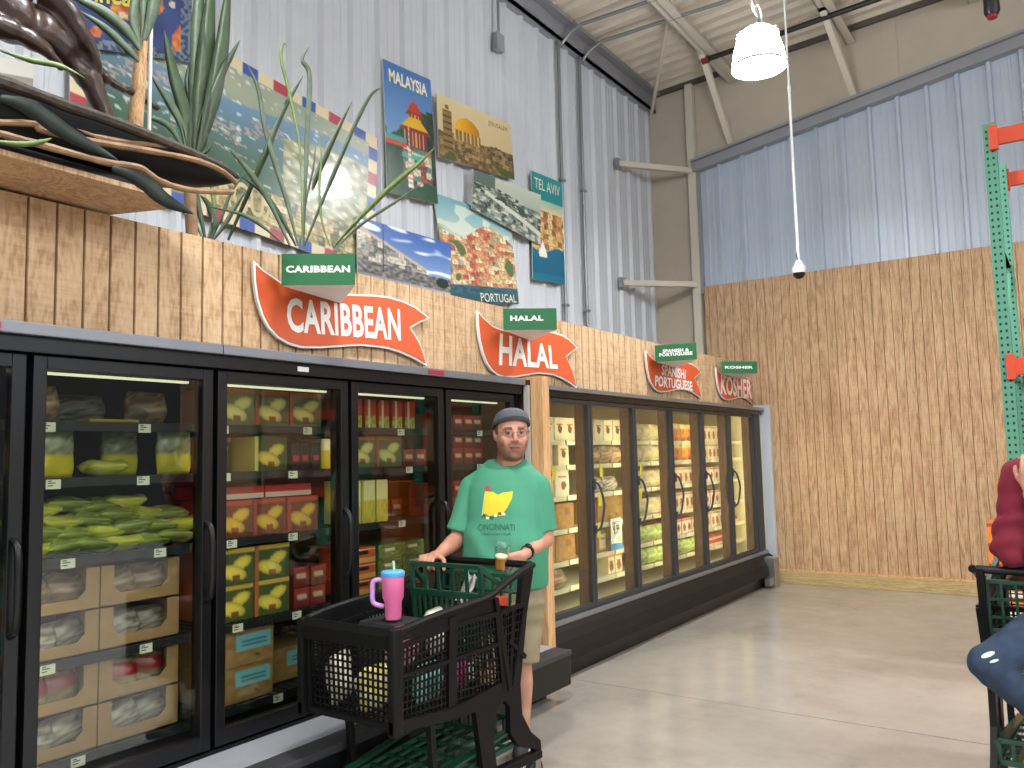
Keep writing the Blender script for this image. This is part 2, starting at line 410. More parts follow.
o = grooved('wall_far_plywood', -8, -(-3.85), .16, 3.69, lambda u, z, h: (XW-.09+h, -(-u), z), .11, .007, .006, .05, .06, M_ply, 1.22) if False else \
    grooved('wall_far_plywood', -3.85, 8.9, .15, 3.69, lambda u, z, h: (XW-.10+h, -u, z), .102, .007, .006, .05, .06, M_ply, 1.23)
struct(o)
b = MB(); b.box(XW-.15, XW-.03, -8.9, 3.45, 0, .14, .006); struct(b.build('baseboard_far', M_lumber))
b = MB(); b.box(XW-.125, XW-.1, -8.9, 3.45, .14, .165); struct(b.build('trim_3', M_post))
struct(grooved('wall_header', -.5, XW-.1, 2.1, 2.63, lambda u, z, h: (u, 3.3+h, z), .11, .012, .009, .0, .03, M_plyh))
b = MB(); b.box(-.5, XW-.1, 3.33, 3.4, 2.5, 2.6); b.box(-.5, XW-.1, 3.33, 3.4, 2.1, 2.18)
for k in range(17): b.box(-.4+k*.61, -.36+k*.61, 3.33, 3.4, 2.18, 2.5)
struct(b.build('trim_4', M_lumber))
# roof deck, corrugated along Y
def roof_z(y): return 6.46 + (YW-y)*.046
b = MB(); P = []; x = -8.0
while x < XW:
    for dx, h in ((0, 0), (.03, .045), (.10, .045), (.13, 0)): P.append((min(x+dx, XW), h))
    x += .205
rows = []
for y in (YW+.05, -9):
    rows.append([b.V((px, y, roof_z(y)+h)) for px, h in P])
for k in range(len(P)-1): b.F((rows[0][k], rows[0][k+1], rows[1][k+1], rows[1][k]))
rr = [[b.V((px, y, roof_z(y)+.07)) for px in (-8, XW)] for y in (YW+.05, -9)]
b.F((rr[0][0], rr[0][1], rr[1][1], rr[1][0]))
struct(b.build('ceiling', M_roof))
b = MB(); b.bar((XW-.04, YW, roof_z(YW)-.02), (XW-.04, -9, roof_z(-9)-.02), .08, .05, up=(1, 0, 0)); struct(b.build('trim_6', mat('dark_closure', '#5c564e', .8)))
# purlins
for i, y in enumerate((3.38, 2.0, .65, -.7, -2.05, -3.4, -4.8, -6.2)):
    b = MB(); z = roof_z(y)
    b.box(-8, XW-.05, y-.04, y+.04, z-.22, z-.19); b.box(-8, XW-.05, y+.03, y+.045, z-.22, z-.005); b.box(-8, XW-.05, y-.02, y+.1, z-.012, z-.002)
    b.box(-8, XW-.05, y-.13, y-.03, z-.22, z-.205)
    o = b.build('roof_purlin', M_steelw); o['kind'] = 'structure'
def brace(y, y2, label):
    b = MB(); z = roof_z(y)-.2
    b.bar((9.05, y, z), (XW-.1, y2, trim_z(y2)+.02), .07, .07, .004)
    o = b.build('purlin_brace', M_steelw)
    b = MB(); b.box(8.95, 9.2, y-.05, y+.05, z-.02, z+.12, .004); b.build('gusset_plate', M_steelw, o)
    return tag(o, label, 'brace', 'roof braces to the far wall')
brace(3.4, 3.4, 'beige steel brace slanting down from roof purlin nearest the corner')
brace(2.0, 1.9, 'beige steel brace slanting down from roof purlin right of the lamp')
# column in the corner with two horizontal struts
b = MB(); b.box(XW-.12, XW-.02, 3.9, 4.0, 0, 6.42, .004)
tag(b.build('steel_column', M_steelw), 'slim beige steel column between beige wall and grey siding', 'column')
for z, lb in ((5.24, 'upper beige steel strut between left siding and corner column'), (3.73, 'lower beige steel strut between left siding and corner column')):
    b = MB(); b.bar((8.95, YW-.06, z-.06), (XW-.12, 3.96, z), .07, .07, .004)
    o = b.build('wall_strut', M_steelw)
    b = MB(); b.box(8.9, 9.0, YW-.08, YW-.03, z-.12, z+.01, .004); b.build('mounting_bracket', M_trimgrey, o)
    tag(o, lb, 'strut', 'corner struts')
b = MB(); p0 = on_z(672, 0, 6.5); b.tube([(9.86, YW-.12, 6.12), p0], .022, 8)
tag(b.build('brace_rod', M_steelw, None, True), 'thin beige rod slanting from roof down into the wall corner', 'rod')
for X, lb in ((7.57, 'left galvanised conduit climbing siding and bending along the roof'), (8.04, 'right galvanised conduit climbing siding and bending along the roof')):
    pts = [(X, YW-.06, 2.2), (X, YW-.06, 6.0), (X+.01, YW-.09, 6.14), (X+.03, YW-.2, 6.26), (X+.05, YW-.34, 6.33)]
    pts = smooth_pts(pts, 5) + [(X+.06, 2.8, roof_z(2.8)-.24), (X+.06, -4, roof_z(-4)-.24)]
    b = MB(); b.tube(pts, .02, 10); o = b.build('electrical_conduit', M_conduit, None, True)
    for z in (3.2, 4.6): b = MB(); b.box(X-.04, X+.04, YW-.085, YW-.035, z-.012, z+.012); b.build('pipe_clamp', M_conduit, o)
    tag(o, lb, 'conduit', 'conduits on the left siding')
b = MB(); b.box(6.34, 6.46, YW-.1, YW-.035, 5.6, 5.78, .006); o = b.build('junction_box', M_trimgrey)
b = MB(); b.tube([(6.4, YW-.07, 5.78), (6.4, YW-.07, 6.3)], .014, 8); b.build('conduit_stub', M_conduit, o, True)
tag(o, 'small grey junction box on siding above the posters', 'junction box')
o = MB(); o.tube([(9.1, 3.36, roof_z(3.36)-.27), (9.1, -6, roof_z(-6)-.27)], .03, 10); o = o.build('sprinkler_pipe', mat('black_pipe', '#1c1a1c', .5), None, True)
b = MB(); b.lathe([(.045, -.04), (.045, .04)], T=Matrix.Rotation(PI/2, 3, 'X'), at=(9.1, 3.38, roof_z(3.36)-.27), n=14); b.build('end_cap', mat('red_fitting', '#7c2422', .5), o, True)
for y in (2.6, .9):
    b = MB(); b.tube([(9.1, y, roof_z(y)-.26), (9.1, y, roof_z(y)-.02)], .006, 6); b.tube([(9.1, y+.04, roof_z(y)-.23), (9.1, y, roof_z(y)-.32), (9.1, y-.04, roof_z(y)-.23)], .008, 6); b.build('pipe_hanger', M_steelw, o)
tag(o, 'black sprinkler pipe with red end cap running under the roof', 'pipe')
p = on_x(992, 12, 8.2)
b = MB(); b.lathe([(.03, .25), (.06, .22), (.065, 0), (.05, -.03)], at=p, n=16); o = b.build('hanging_detector', mat('black_housing', '#18181c', .35), None, True)
b = MB(); b.lathe([(.045, -.02), (.04, -.06), (.01, -.07)], at=p, n=14); b.build('red_lens', mat('red_plastic', '#96202c', .3), o, True)
b = MB(); b.tube([p+Vector((0, 0, .24)), (p.x, p.y, roof_z(p.y))], .008, 6); b.build('suspension_rod', M_conduit, o)
tag(o, 'black hanging device with red underside at the upper right', 'detector')

# ---------------------------------------------------------------- high bay lamps
def lamp(x, y, z, label, power=320, real=True):
    r = empty('high_bay_lamp', (x, y, z), label, 'lamp')
    b = MB(); b.lathe([(.21, 0), (.218, .02), (.2, .14), (.165, .26), (.1, .31), (.04, .33)], n=36, cap=False); b.build('reflector', M_lampb, r, True)
    b = MB(); b.lathe([(.001, .004), (.12, .002), (.205, .012)], n=36); b.build('lens', M_lamp, r, True)
    b = MB(); b.lathe([(.221, .002), (.226, .014), (.219, .026)], n=36, cap=False); b.build('rim', mat('lamp_rim', '#b8b8b8', .5), r, True)
    b = MB()
    for k in range(20):
        a = 2*PI*k/20; b.bar((.09*math.cos(a), .09*math.sin(a), .3), (.165*math.cos(a), .165*math.sin(a), .265), .006, .05)
    b.lathe([(.1, .3), (.1, .34), (.05, .37), (.02, .38)], n=20); b.build('heat_sink', mat('white_metal', '#f0f0f0', .4), r, True)
    b = MB(); pts = [(0, 0, .38), (.01, 0, .42)]
    b.tube([(0, 0, .37), (0, 0, roof_z(y)-z)], .006, 6)
    cpts = [(.06, 0, .36), (.13, 0, .44), (.14, 0, .52), (.1, 0, .56), (.02, 0, .57)] + [(-.06+.07*math.cos(t), .02*math.sin(t), .49+.07*math.sin(t)) for t in [k*PI/5+.8 for k in range(16)]]
    b.tube(smooth_pts(cpts, 3), .008, 6); b.build('power_cord', M_white, r, True)
    b = MB(); b.lathe([(.035, -.02), (.035, .1)], at=(.19, .0, .2), n=12); b.build('sensor', M_white, r, True)
    L = bpy.data.lights.new('lamp_light', 'AREA'); L.shape = 'DISK'; L.size = .4; L.energy = power; L.color = (.95, .98, 1); L.spread = math.radians(165)
    lo = bpy.data.objects.new('lamp_light', L); COL.objects.link(lo); lo.location = (0, 0, -.006); lo.parent = r
    return r
lp = Vector((0, 0, EYE)) + ray(759, 66)*6.75
POW = 75
lamp(lp.x, lp.y, lp.z-.02, 'white dome high bay lamp glowing over the corner', POW)
for x, y in ((2.2, 1.75), (-2.2, 1.75), (6.5, -2.6), (2.2, -2.6), (-2.2, -2.6), (6.5, -6.5), (1.5, -6.5)):
    lamp(x, y, 5.05, 'white dome high bay lamp hanging outside the view', POW)['group'] = 'lamps outside the view'

# security camera on a pole
p = on_x(799, 272, 8.3)
r = empty('security_camera', p, 'white dome security camera hanging on a long white pole', 'security camera')
b = MB(); b.tube([(0, 0, .1), (0, 0, 1.9)], .014, 10); b.tube([(0, 0, 1.9), (0, 0, roof_z(p.y)-p.z)], .011, 10); b.lathe([(.018, 1.88), (.018, 1.94)], n=12); b.build('pole', M_white, r, True)
b = MB(); b.lathe([(.02, .12), (.035, .1), (.05, .06), (.068, .05), (.072, .0), (.066, -.012)], n=24); b.build('housing', mat('camera_housing', '#dcdcdc', .4), r, True)
b = MB(); b.lathe([(.06, -.012), (.056, -.035), (.035, -.062), (.004, -.072)], n=24); b.build('dome', mat('smoked_dome', '#0c0c10', .08), r, True)
b = MB(); b.tube([(-.03, 0, .12), (-.03, .01, .17), (.0, .01, .2)], .006, 6); b.build('cable', M_black, r)

# ================================================================ FREEZER CASES
def door(parent, x0, x1, z0, z1, yf, mf, mg, hside, style, cap=''):
    d = MB(); fw = .05 if style == 1 else .028
    fb = fw*1.3
    d.box(x0, x0+fw, yf, yf+.05, z0, z1, .004); d.box(x1-fw, x1, yf, yf+.05, z0, z1, .004)
    d.box(x0+fw, x1-fw, yf, yf+.05, z1-fw, z1, .003); d.box(x0+fw, x1-fw, yf, yf+.05, z0, z0+fb, .003)
    d = d.build('door', mf, parent)
    g = MB(); g.box(x0+fw, x1-fw, yf+.02, yf+.026, z0+fb, z1-fw); g.build('glass', mg, d)
    if style == 1:
        hx_ = x1-.03; h = MB()
        h.tube(smooth_pts([(hx_, yf+.003, .98), (hx_, yf-.03, 1.0), (hx_, yf-.045, 1.06), (hx_, yf-.045, 1.24), (hx_, yf-.03, 1.3), (hx_, yf+.003, 1.32)], 4), .013, 10)
        h.build('handle', M_black, d, True)
    else:
        hx_ = x0+.02; h = MB()
        h.tube(smooth_pts([(hx_, yf+.003, .98), (hx_+.03, yf-.03, 1.0), (hx_+.05, yf-.05, 1.12), (hx_+.05, yf-.055, 1.2), (hx_+.03, yf-.03, 1.33), (hx_, yf+.003, 1.36)], 4), .01, 10)
        h.box(hx_-.015, hx_+.015, yf-.012, yf+.002, 1.3, 1.38, .003); h.box(hx_-.015, hx_+.015, yf-.012, yf+.002, .96, 1.02, .003)
        h.build('handle', M_dkgrey, d, True)
    return d
def shelf(parent, x0, x1, y0, y1, z, m, edge_m, tags=0, th=.035, tag_m=None):
    b = MB(); b.box(x0, x1, y0+.012, y1, z-.012, z-.004)
    n = int((x1-x0)/.05)
    for k in range(n+1): xx = x0+(x1-x0)*k/n; b.tube([(xx, y0+.01, z-.002), (xx, y1, z-.002)], .0025, 4, cap=False)
    s = b.build('shelf', m, parent)
    e = MB(); e.box(x0, x1, y0, y0+.012, z-th, z+.004, .002); e.build('price_rail', edge_m, s)
    rnd = random.Random(int(x0*100+z*1000))
    for t in range(tags):
        xx = x0 + (x1-x0)*(t+.35+.3*rnd.random())/tags
        g = MB(); g.box(xx-.028, xx+.028, y0-.004, y0-.001, z-th-.004, z-.002, 0); g.c = (.1, .1, .1); g.mi = 1
        for q, w in ((.2, .02), (.5, .03), (.72, .016)): g.box(xx-.022, xx-.022+w, y0-.0046, y0-.0041, z-th+th*q, z-th+th*q+.004)
        g.build('price_tag', [tag_m or M_tagw, mat('tag_ink', '#3a3a34', .7)], s)
    return s
F1X = [.66, 1.45, 2.24, 3.06, 3.85, 4.61]; YD = 3.17
c1 = empty('freezer_case', (0, 0, 0), 'long black-framed freezer case with four doors and a grey ledge', 'freezer')
b = MB()
b.box(.62, 4.65, YD+.75, YD+.8, .1, 2.08); b.box(.62, .66, YD, YD+.75, .1, 2.08); b.box(4.61, 4.65, YD, YD+.75, .1, 2.08)
b.box(.66, 4.61, YD+.02, YD+.75, 2.03, 2.08); b.box(.66, 4.61, YD, YD+.75, .1, .34)
b.build('cabinet', M_black, c1)
b = MB(); b.box(.66, 4.61, YD+.72, YD+.748, .34, 2.03); b.build('lining', M_inner1, c1)
b = MB(); b.box(.62, 2.235, YD-.06, YD+.12, 2.06, 2.105, .004); b.box(2.238, 4.65, YD-.06, YD+.12, 2.06, 2.105, .004); b.build('top_trim', M_cap, c1)
b = MB(); b.box(.62, 4.65, YD-.03, YD+.03, 2.0, 2.06, .003); b.build('fascia', M_black2, c1)
for x, w, m, lb in ((1.27, .05, 'r', 'red sticker'), (2.68, .07, 'w', 'white sticker'), (3.63, .14, 'r', 'red sticker')):
    g = MB(); z = 2.03 if m == 'w' else 2.082; y = YD-.033 if m == 'w' else YD-.063
    g.box(x, x+w, y, y+.002, z-.012, z+.012); g.build('sticker', mat('red_sticker', '#9c1f3c', .5) if m == 'r' else M_white, c1)['label'] = lb
b = MB(); b.box(.62, 4.65, 2.935, YD, .3, .325, .004); b.build('ledge', M_ledge, c1)
b = MB(); b.box(.62, 4.65, 2.8, 2.935, .285, .322, .008); b.build('bumper', M_dkgrey, c1)
b = MB(); b.box(.62, 4.65, 2.81, YD, .1, .3, .01); b.build('front_skirt', M_black2, c1)
b = MB(); b.box(.66, 4.61, 2.98, YD+.7, 0, .1); b.build('base', M_black, c1)
for i in range(6):
    x = F1X[i]; b = MB(); xa, xb = (x-.02, x+.02)
    if i == 0: xa = x
    if i == 5: xb = 4.61
    b.box(xa, xb, YD+.052, YD+.13, .34, 2.03); mu = b.build('mullion', M_black, c1)
    if 0 < i < 5:
        b = MB(); b.box(x+.0205, x+.03, YD+.1, YD+.128, .45, 1.95); b.build('light_strip', mat('led_strip_dim', '#ffffff', emit='#f4f2c8', es=6.5), mu)
for i in range(5):
    x0, x1 = F1X[i]+.012, F1X[i+1]-.012
    door(c1, x0, x1, .35, 1.995, YD, M_black2, M_g1, 1, 1)
    b = MB(); b.box(x0+.05, x1-.05, YD+.11, YD+.13, 1.937, 1.947); b.build('light_tube', M_led1, c1)
SZ1 = [.44, .82, 1.215, 1.53, 1.755]; SY = 3.33
SH1 = {}
for i in range(5):
    x0, x1 = F1X[i]+.002, F1X[i+1]-.002
    for z in SZ1:
        shelf(c1, x0, x1, SY, YD+.7, z, M_shelfb, M_shelfb, 2 if z > .5 else 1)
# second case
F2X = [4.88, 5.65, 6.43, 7.21, 7.99, 8.77, 9.55]
c2 = empty('freezer_case', (0, 0, 0), 'brightly lit freezer case with six narrow doors and brown kickplate', 'freezer')
b = MB()
b.box(4.9, 9.85, YD+.75, YD+.8, .1, 2.06); b.box(4.86, 4.9, YD+.02, YD+.75, .1, 2.06); b.box(9.8, 9.84, YD+.0, YD+.75, .1, 2.06)
b.box(4.9, 9.8, YD+.02, YD+.75, 2.03, 2.06); b.box(4.9, 9.8, YD+.04, YD+.75, .1, .36)
b.build('cabinet', M_inner2, c2)
b = MB(); b.box(4.88, 9.86, YD-.04, YD+.12, 2.05, 2.085, .004); b.build('top_trim', M_alum, c2)
b = MB(); b.box(4.88, 9.84, YD-.01, YD+.04, 2.0, 2.05, .003); b.build('fascia', M_black2, c2)
b = MB(); b.box(4.88, 9.84, YD-.02, YD+.05, .355, .395, .006); b.build('sill', M_alum, c2)
b = MB()
sec = [(YD+.04, .36), (YD-.02, .355), (YD-.06, .33), (YD-.1, .27), (YD-.12, .2), (YD-.12, .14), (YD-.05, .12), (YD+.04, .12)]
b.loft([[(x, y, z) for y, z in sec] for x in (4.88, 9.84)]); b.build('kickplate', M_kick, c2)
b = MB(); b.box(4.9, 9.82, 3.1, 3.16, .085, .12); b.box(4.9, 9.82, 3.13, YD+.6, 0, .085); b.build('base', M_black, c2)
for i in range(7):
    x = F2X[i]; b = MB()
    b.box(x-.022, x+.022, YD+.052, YD+.135, .36, 2.03); mu = b.build('mullion', M_brown, c2)
    b = MB(); b.box(x+.0225, x+.034, YD+.105, YD+.134, .45, 1.97); b.build('light_strip', M_led, mu)
    if i == 6:
        b = MB(); b.box(x+.03, x+.25, YD+.0, YD+.05, .395, 2.0, .004); b.build('end_stile', M_dkgrey, c2)
for i in range(6):
    door(c2, F2X[i]+.006, F2X[i+1]-.006, .4, 1.995, YD, M_dkgrey, M_g2, 0, 2)
SZ2 = [.53, .735, .985, 1.245, 1.49, 1.69]; SY2 = YD+.24
M_tagy = mat('yellow_tag', '#e8dc50', .6)
for i in range(6):
    x0, x1 = F2X[i]+.025, (F2X[i+1]+.0 if i < 5 else 9.79)
    for z in SZ2:
        shelf(c2, x0, x1, SY2, YD+.72, z, M_shelfw, M_shelfw, 0)
    for k, z in enumerate(SZ2[2:5]):
        if i < 3:
            t = MB(); xx = x0+.45+.04*k; t.box(xx, xx+.05, SY2-.008, SY2-.004, z-.11, z+.0); t.build('shelf_tag', M_tagy, c2)
# end panels of cases
b = MB(); b.box(9.865, 9.925, YD-.1, YD+.1, .0, 2.12, .004)
tag(b.build('corner_guard', mat('white_corner_metal', '#c4cad2', .4, metal=.2)), 'pale metal corner strip at the far end of the bright freezer', 'corner strip')
b = MB(); b.box(9.5, 9.66, 2.98, 3.1, 0, .34, .004); b.box(9.36, 9.5, 3.0, 3.06, .04, .12, .004)
tag(b.build('floor_guard', M_steel), 'stainless steel corner guard on the floor beside the bright freezer', 'guard')
# wooden divider between the two cases
b = MB(); b.box(4.685, 4.775, 3.0, 3.095, .0, 2.12, .003); b.box(4.70, 4.76, 3.095, 3.29, .0, 2.12)
o = b.build('divider_post', M_post)
b = MB(); b.box(4.688, 4.699, 3.1, 3.28, .05, 2.1); b.build('side_panel', M_brown, o)
tag(o, 'upright pine board dividing the dark freezer from the bright one', 'post')
b = MB(); b.box(4.658, 4.68, 3.095, 3.135, .0, 2.06, .002)
tag(b.build('case_end_panel', mat('pale_grey_panel', '#b4b0aa', .5)), 'thin pale end panel closing the dark freezer beside the pine board', 'end panel')

# ================================================================ FROZEN GOODS
Y_, G_, O_, R_ = hx('#e6c84a'), hx('#3c5a30'), hx('#d8692e'), hx('#a02c2c')
def patty_art(base, food, side=None, banner=None):
    def f(u, v):
        c = mixc(base, (.1, .15, .08), .12*nz(u, v, 5, 2)+.1)
        for cx, cy, rx, ry, a in ((.42, .66, .38, .2, .35), (.66, .4, .28, .17, -.5)):
            dx, dy = u-cx, v-cy; X = dx*math.cos(a)+dy*math.sin(a); Y = -dx*math.sin(a)+dy*math.cos(a)
            d = (X/rx)**2+(Y/ry)**2
            if d < 1: c = mixc(tuple(min(1, x*1.08) for x in food), tuple(x*.7 for x in food), d**2*.9 + .15*nz(u, v, 14)); break
        if .38 < u < .62 and .72 < v < .86: c = mixc(c, hx('#7a3420'), .8)
        if banner and v < .13: c = banner
        if side and u < .1: c = side
        return c
    return f
def picture_art(bg, pic, cx=.5, cy=.55, r=.28, stripe=None, text=None):
    def f(u, v):
        c = bg
        d = math.hypot((u-cx), (v-cy)*1.1)+.05*nz(u, v, 9, 3)
        if d < r: c = mixc(pic, tuple(x*.6 for x in pic), .6+.9*nz(u, v, 16))
        if stripe and .06 < v < .2: c = stripe
        if text and .25 < v < .32 and .2 < u < .8: c = text
        return c
    return f
_PR = {}
def carton(key, w, d, h, art, side, top=None, nu=24, nv=20):
    if key in _PR: return _PR[key]
    b = MB(); b.c = side
    b.grid(lambda u, v: (-w/2+w*u, 0, h*(1-v)), nu, nv, art)
    for q in (((-w/2, 0, 0), (-w/2, 0, h), (-w/2, d, h), (-w/2, d, 0)), ((w/2, 0, h), (w/2, 0, 0), (w/2, d, 0), (w/2, d, h)), ((w/2, d, h), (w/2, d, 0), (-w/2, d, 0), (-w/2, d, h)), ((-w/2, 0, 0), (-w/2, d, 0), (w/2, d, 0), (w/2, 0, 0))):
        b.F([b.V(p) for p in q])
    b.c = top or side; b.F([b.V(p) for p in ((-w/2, 0, h), (w/2, 0, h), (w/2, d, h), (-w/2, d, h))])
    # tuck flap seam
    b.c = tuple(x*.8 for x in (top or side)); b.box(-w/2+.004, w/2-.004, .004, .007, h, h+.0012)
    o = b.build('carton_proto', M_print); _PR[key] = (o.data, w, h); bpy.data.objects.remove(o); return _PR[key]
def pillow(key, w, d, h, fn, seed=0, lying=False):
    if key in _PR: return _PR[key]
    b = MB(); n, m = 20, 12; rings = []
    for i in range(m+1):
        t = i/m; z = h*t
        e = math.sin(PI*max(.03, min(.97, t)))**.55
        ring = []
        for k in range(n):
            a = 2*PI*k/n
            ww = w/2*(.86+.14*e); x = ww*(abs(math.cos(a))**.8)*math.copysign(1, math.cos(a)); y = d/2*e*math.sin(a)
            wr = .35*d*nz(x*9, z*9, 1, seed)*e
            ring.append(Vector((x+.08*w*nz(z*20, 0, 1, seed+k*.1)*.3, y+wr, z)))
        rings.append(ring)
    vs = [[b.V(p, fn((p.x/w)+.5, 1-p.z/h)) for p in r] for r in rings]
    for A, B in zip(vs, vs[1:]):
        for k in range(n): b.F((A[k], A[(k+1) % n], B[(k+1) % n], B[k]))
    b.F(vs[0][::-1]); b.F(vs[-1])
    o = b.build('bag_proto', M_bag, None, 'all'); _PR[key] = (o.data, w, h); bpy.data.objects.remove(o); return _PR[key]
ORD = ['leftmost', 'second from left', 'third from left', 'fourth from left', 'fifth from left', 'sixth from left', 'seventh from left', 'eighth from left', 'ninth from left', 'tenth from left']
def place(pk, name, x, y, z, rz, label, cat, group, rx=0, sc=1):
    o = bpy.data.objects.new(name, _PR[pk][0]); COL.objects.link(o); o.location = (x, y, z); o.rotation_euler = (rx, 0, rz); o.scale = (sc, sc, sc)
    return tag(o, label, cat, group)
rg = random.Random(3)
def row(pk, name, desc, cat, x0, x1, z, where, group, yo=.03, n=None, levels=1, gap=.008, jit=.02, base_y=None, depth2=False):
    w, h = _PR[pk][1], _PR[pk][2]
    n = n or int((x1-x0)/(w+gap))
    y0 = (base_y if base_y is not None else SY)+yo
    for l in range(levels):
        for k in range(n):
            lv = '' if levels == 1 else (', top of stack' if l == levels-1 else (', bottom of stack' if l == 0 else ', middle of stack'))
            if levels > 3: lv = ', layer %s up' % ['one', 'two', 'three', 'four', 'five', 'six'][l]
            place(pk, name, x0+w/2+.002+k*(w+gap), y0+rg.random()*.012, z+.003+l*(h+.0025), rg.uniform(-jit, jit), f'{desc}, {ORD[k]}{lv}, {where}', cat, group)
def put(pk, name, x, y, z, label, cat, group, rz=0, rx=0): place(pk, name, x, y, z+.003, rz, label, cat, group, rx)
# prototypes
carton('pat_yel', .2, .3, .17, patty_art(hx('#4a5628'), Y_, hx('#e8d070'), None), hx('#c8b060'))
carton('pat_yel2', .21, .3, .17, patty_art(hx('#4f5c2c'), hx('#e8cf52'), hx('#b86a3a'), hx('#d8b048')), hx('#b46a3c'))
carton('pat_red', .2, .3, .175, patty_art(hx('#7a3a24'), hx('#dcb040'), hx('#b03a34'), hx('#b8402c')), hx('#a83a38'), hx('#8c4a38'))
carton('pat_grn', .21, .3, .18, patty_art(hx('#5c6a44'), hx('#cfc878'), hx('#a85034'), hx('#b05a30')), hx('#7a4030'))
carton('tall_mix', .085, .2, .165, lambda u, v: hx('#cfc9a0') if .25 < u < .5 else (mixc(hx('#c8b840'), hx('#5a7a30'), nz(u, v, 8)+.4) if v > .55 else hx('#a03c30')), hx('#8c3a34'))
carton('dark_red', .06, .2, .14, lambda u, v: hx('#c83848') if .45 < v < .7 and .2 < u < .8 else hx('#2c2226'), hx('#241c20'))
carton('yel_pack', .07, .2, .16, lambda u, v: hx('#e8e0c0') if v < .4 else hx('#e0b830'), hx('#c8a028'))
carton('yel_tall', .09, .2, .24, lambda u, v: hx('#e9dfa0') if v < .45 else mixc(Y_, hx('#a8b040'), nz(u, v, 6)+.3), hx('#d8c46a'), nv=16)
carton('org_box', .2, .25, .085, lambda u, v: hx('#202020') if (.3 < u < .75 and .2 < v < .5) else (hx('#e9d9b0') if .1 < v < .16 else (hx('#cf5a30') if v < .7 else hx('#e0a860'))), hx('#c85432'))
carton('grn_box', .2, .25, .085, lambda u, v: hx('#e4e0c0') if (.25 < u < .7 and .25 < v < .5) else mixc(hx('#3f6a38'), hx('#8aa050'), nz(u, v, 7)+.3), hx('#3f6234'))
carton('red_small', .1, .2, .1, lambda u, v: hx('#d8b8a0') if (.3 < v < .55 and .15 < u < .85) else mixc(hx('#a8382e'), hx('#6a2420'), v), hx('#7a2c28'), nu=8, nv=8)
carton('cream', .16, .25, .185, picture_art(hx('#e8dfc4'), hx('#a8603c'), .5, .5, .2, None, hx('#b04a30')), hx('#ddd2b0'))
carton('creamtall', .21, .25, .22, lambda u, v: picture_art(hx('#ebe6d4'), hx('#b06848'), .6, .62, .18, None, hx('#a04438'))(u, v), hx('#dcd4bc'))
carton('orpic', .15, .25, .2, picture_art(hx('#dcc8a0'), hx('#c8642c'), .5, .6, .36, hx('#b8402c')), hx('#c89060'))
carton('orwhite', .12, .25, .17, picture_art(hx('#ece4cc'), hx('#d87838'), .5, .62, .32, hx('#d8783c')), hx('#e0d4b0'), nu=10, nv=10)
carton('redwhite', .13, .25, .15, picture_art(hx('#f0e8d8'), hx('#c84838'), .5, .6, .28, hx('#b83030')), hx('#c83a34'), nu=10, nv=10)
carton('redflat', .3, .3, .06, lambda u, v: hx('#c83c34') if v < .6 else hx('#e8d8c8'), hx('#b83430'))
def kraft(label_col=None, lu=(.35, .95), lv=(.15, .6), hole=True):
    def f(u, v):
        c = mixc(hx('#b08c58'), hx('#98774a'), .5+nz(u, v, 6))
        if hole and math.hypot((u-.72)*1.5, v-.78) < .05: c = hx('#3a2a1a')
        if label_col and lu[0] < u < lu[1] and lv[0] < v < lv[1]:
            c = label_col
            if (.3 < (v-lv[0])/(lv[1]-lv[0]) < .42 or .6 < (v-lv[0])/(lv[1]-lv[0]) < .7) and lu[0]+.1 < u < lu[1]-.08: c = mixc(label_col, (.1, .2, .25), .5)
        return c
    return f
carton('kraft_blue', .34, .3, .165, kraft(hx('#7cc4d0')), hx('#a07c4e'), nu=30, nv=18)
carton('kraft', .3, .35, .2, kraft(hx('#8a5a44'), (.5, .8), (.2, .5), False), hx('#96703f'), nu=20, nv=14)
carton('kraft_big', .5, .35, .225, kraft(None), hx('#8f6a3c'), nu=20, nv=12)
carton('kraft_lab', .17, .35, .19, kraft(hx('#e4dcb8'), (.15, .85), (.2, .85), False), hx('#96703f'), nu=16, nv=12)
pillow('pod', .2, .07, .1, lambda u, v: mixc(mixc(hx('#93a23a'), hx('#46561f'), .5+1.1*nz(u*3, v*2, 2, 1)), hx('#c6d07a'), max(0, 1.6*nz(u*4, v*3, 2, 5))), 1)
pillow('pod_yellow', .2, .07, .1, lambda u, v: mixc(mixc(hx('#dcd83c'), hx('#6a7a28'), .35+1.1*nz(u*3, v*2, 2, 3)), hx('#d8dca0'), max(0, 1.6*nz(u*4, v*3, 2, 8))), 2)
pillow('clearyel', .17, .07, .2, lambda u, v: hx('#d8cc30') if v > .55 else mixc(hx('#6c7454'), hx('#b8c0a0'), .5+nz(u, v, 9)), 4)
pillow('whitebag', .24, .1, .13, lambda u, v: mixc(hx('#d9d4c6'), hx('#746a5c'), .4+2*nz(u, v, 13, 2)), 5)  # strong noise paints crinkle highlights into the colour of these tray bags
pillow('brownbag', .2, .09, .15, lambda u, v: mixc(hx('#8a6c50'), hx('#c8b090'), .4+1.9*nz(u, v, 13, 4)), 6)
pillow('redbag', .2, .09, .15, lambda u, v: hx('#b02830') if .25 < v < .6 and .2 < u else mixc(hx('#a08058'), hx('#d8cca8'), .4+1.9*nz(u, v, 13, 4)), 7)
pillow('creambag', .2, .09, .16, lambda u, v: mixc(hx('#e2d8b4'), hx('#a89a70'), .35+1.2*nz(u, v, 6, 6)), 8)
pillow('greenbag', .22, .1, .15, lambda u, v: mixc(hx('#8aa850'), hx('#dfe6b8'), .35+1.2*nz(u, v, 7, 8)), 9)
pillow('orangebag', .17, .08, .18, lambda u, v: mixc(hx('#e0a040'), hx('#c8502c'), .4+1.4*nz(u, v, 5, 9)) if v > .3 else hx('#e8d890'), 10)
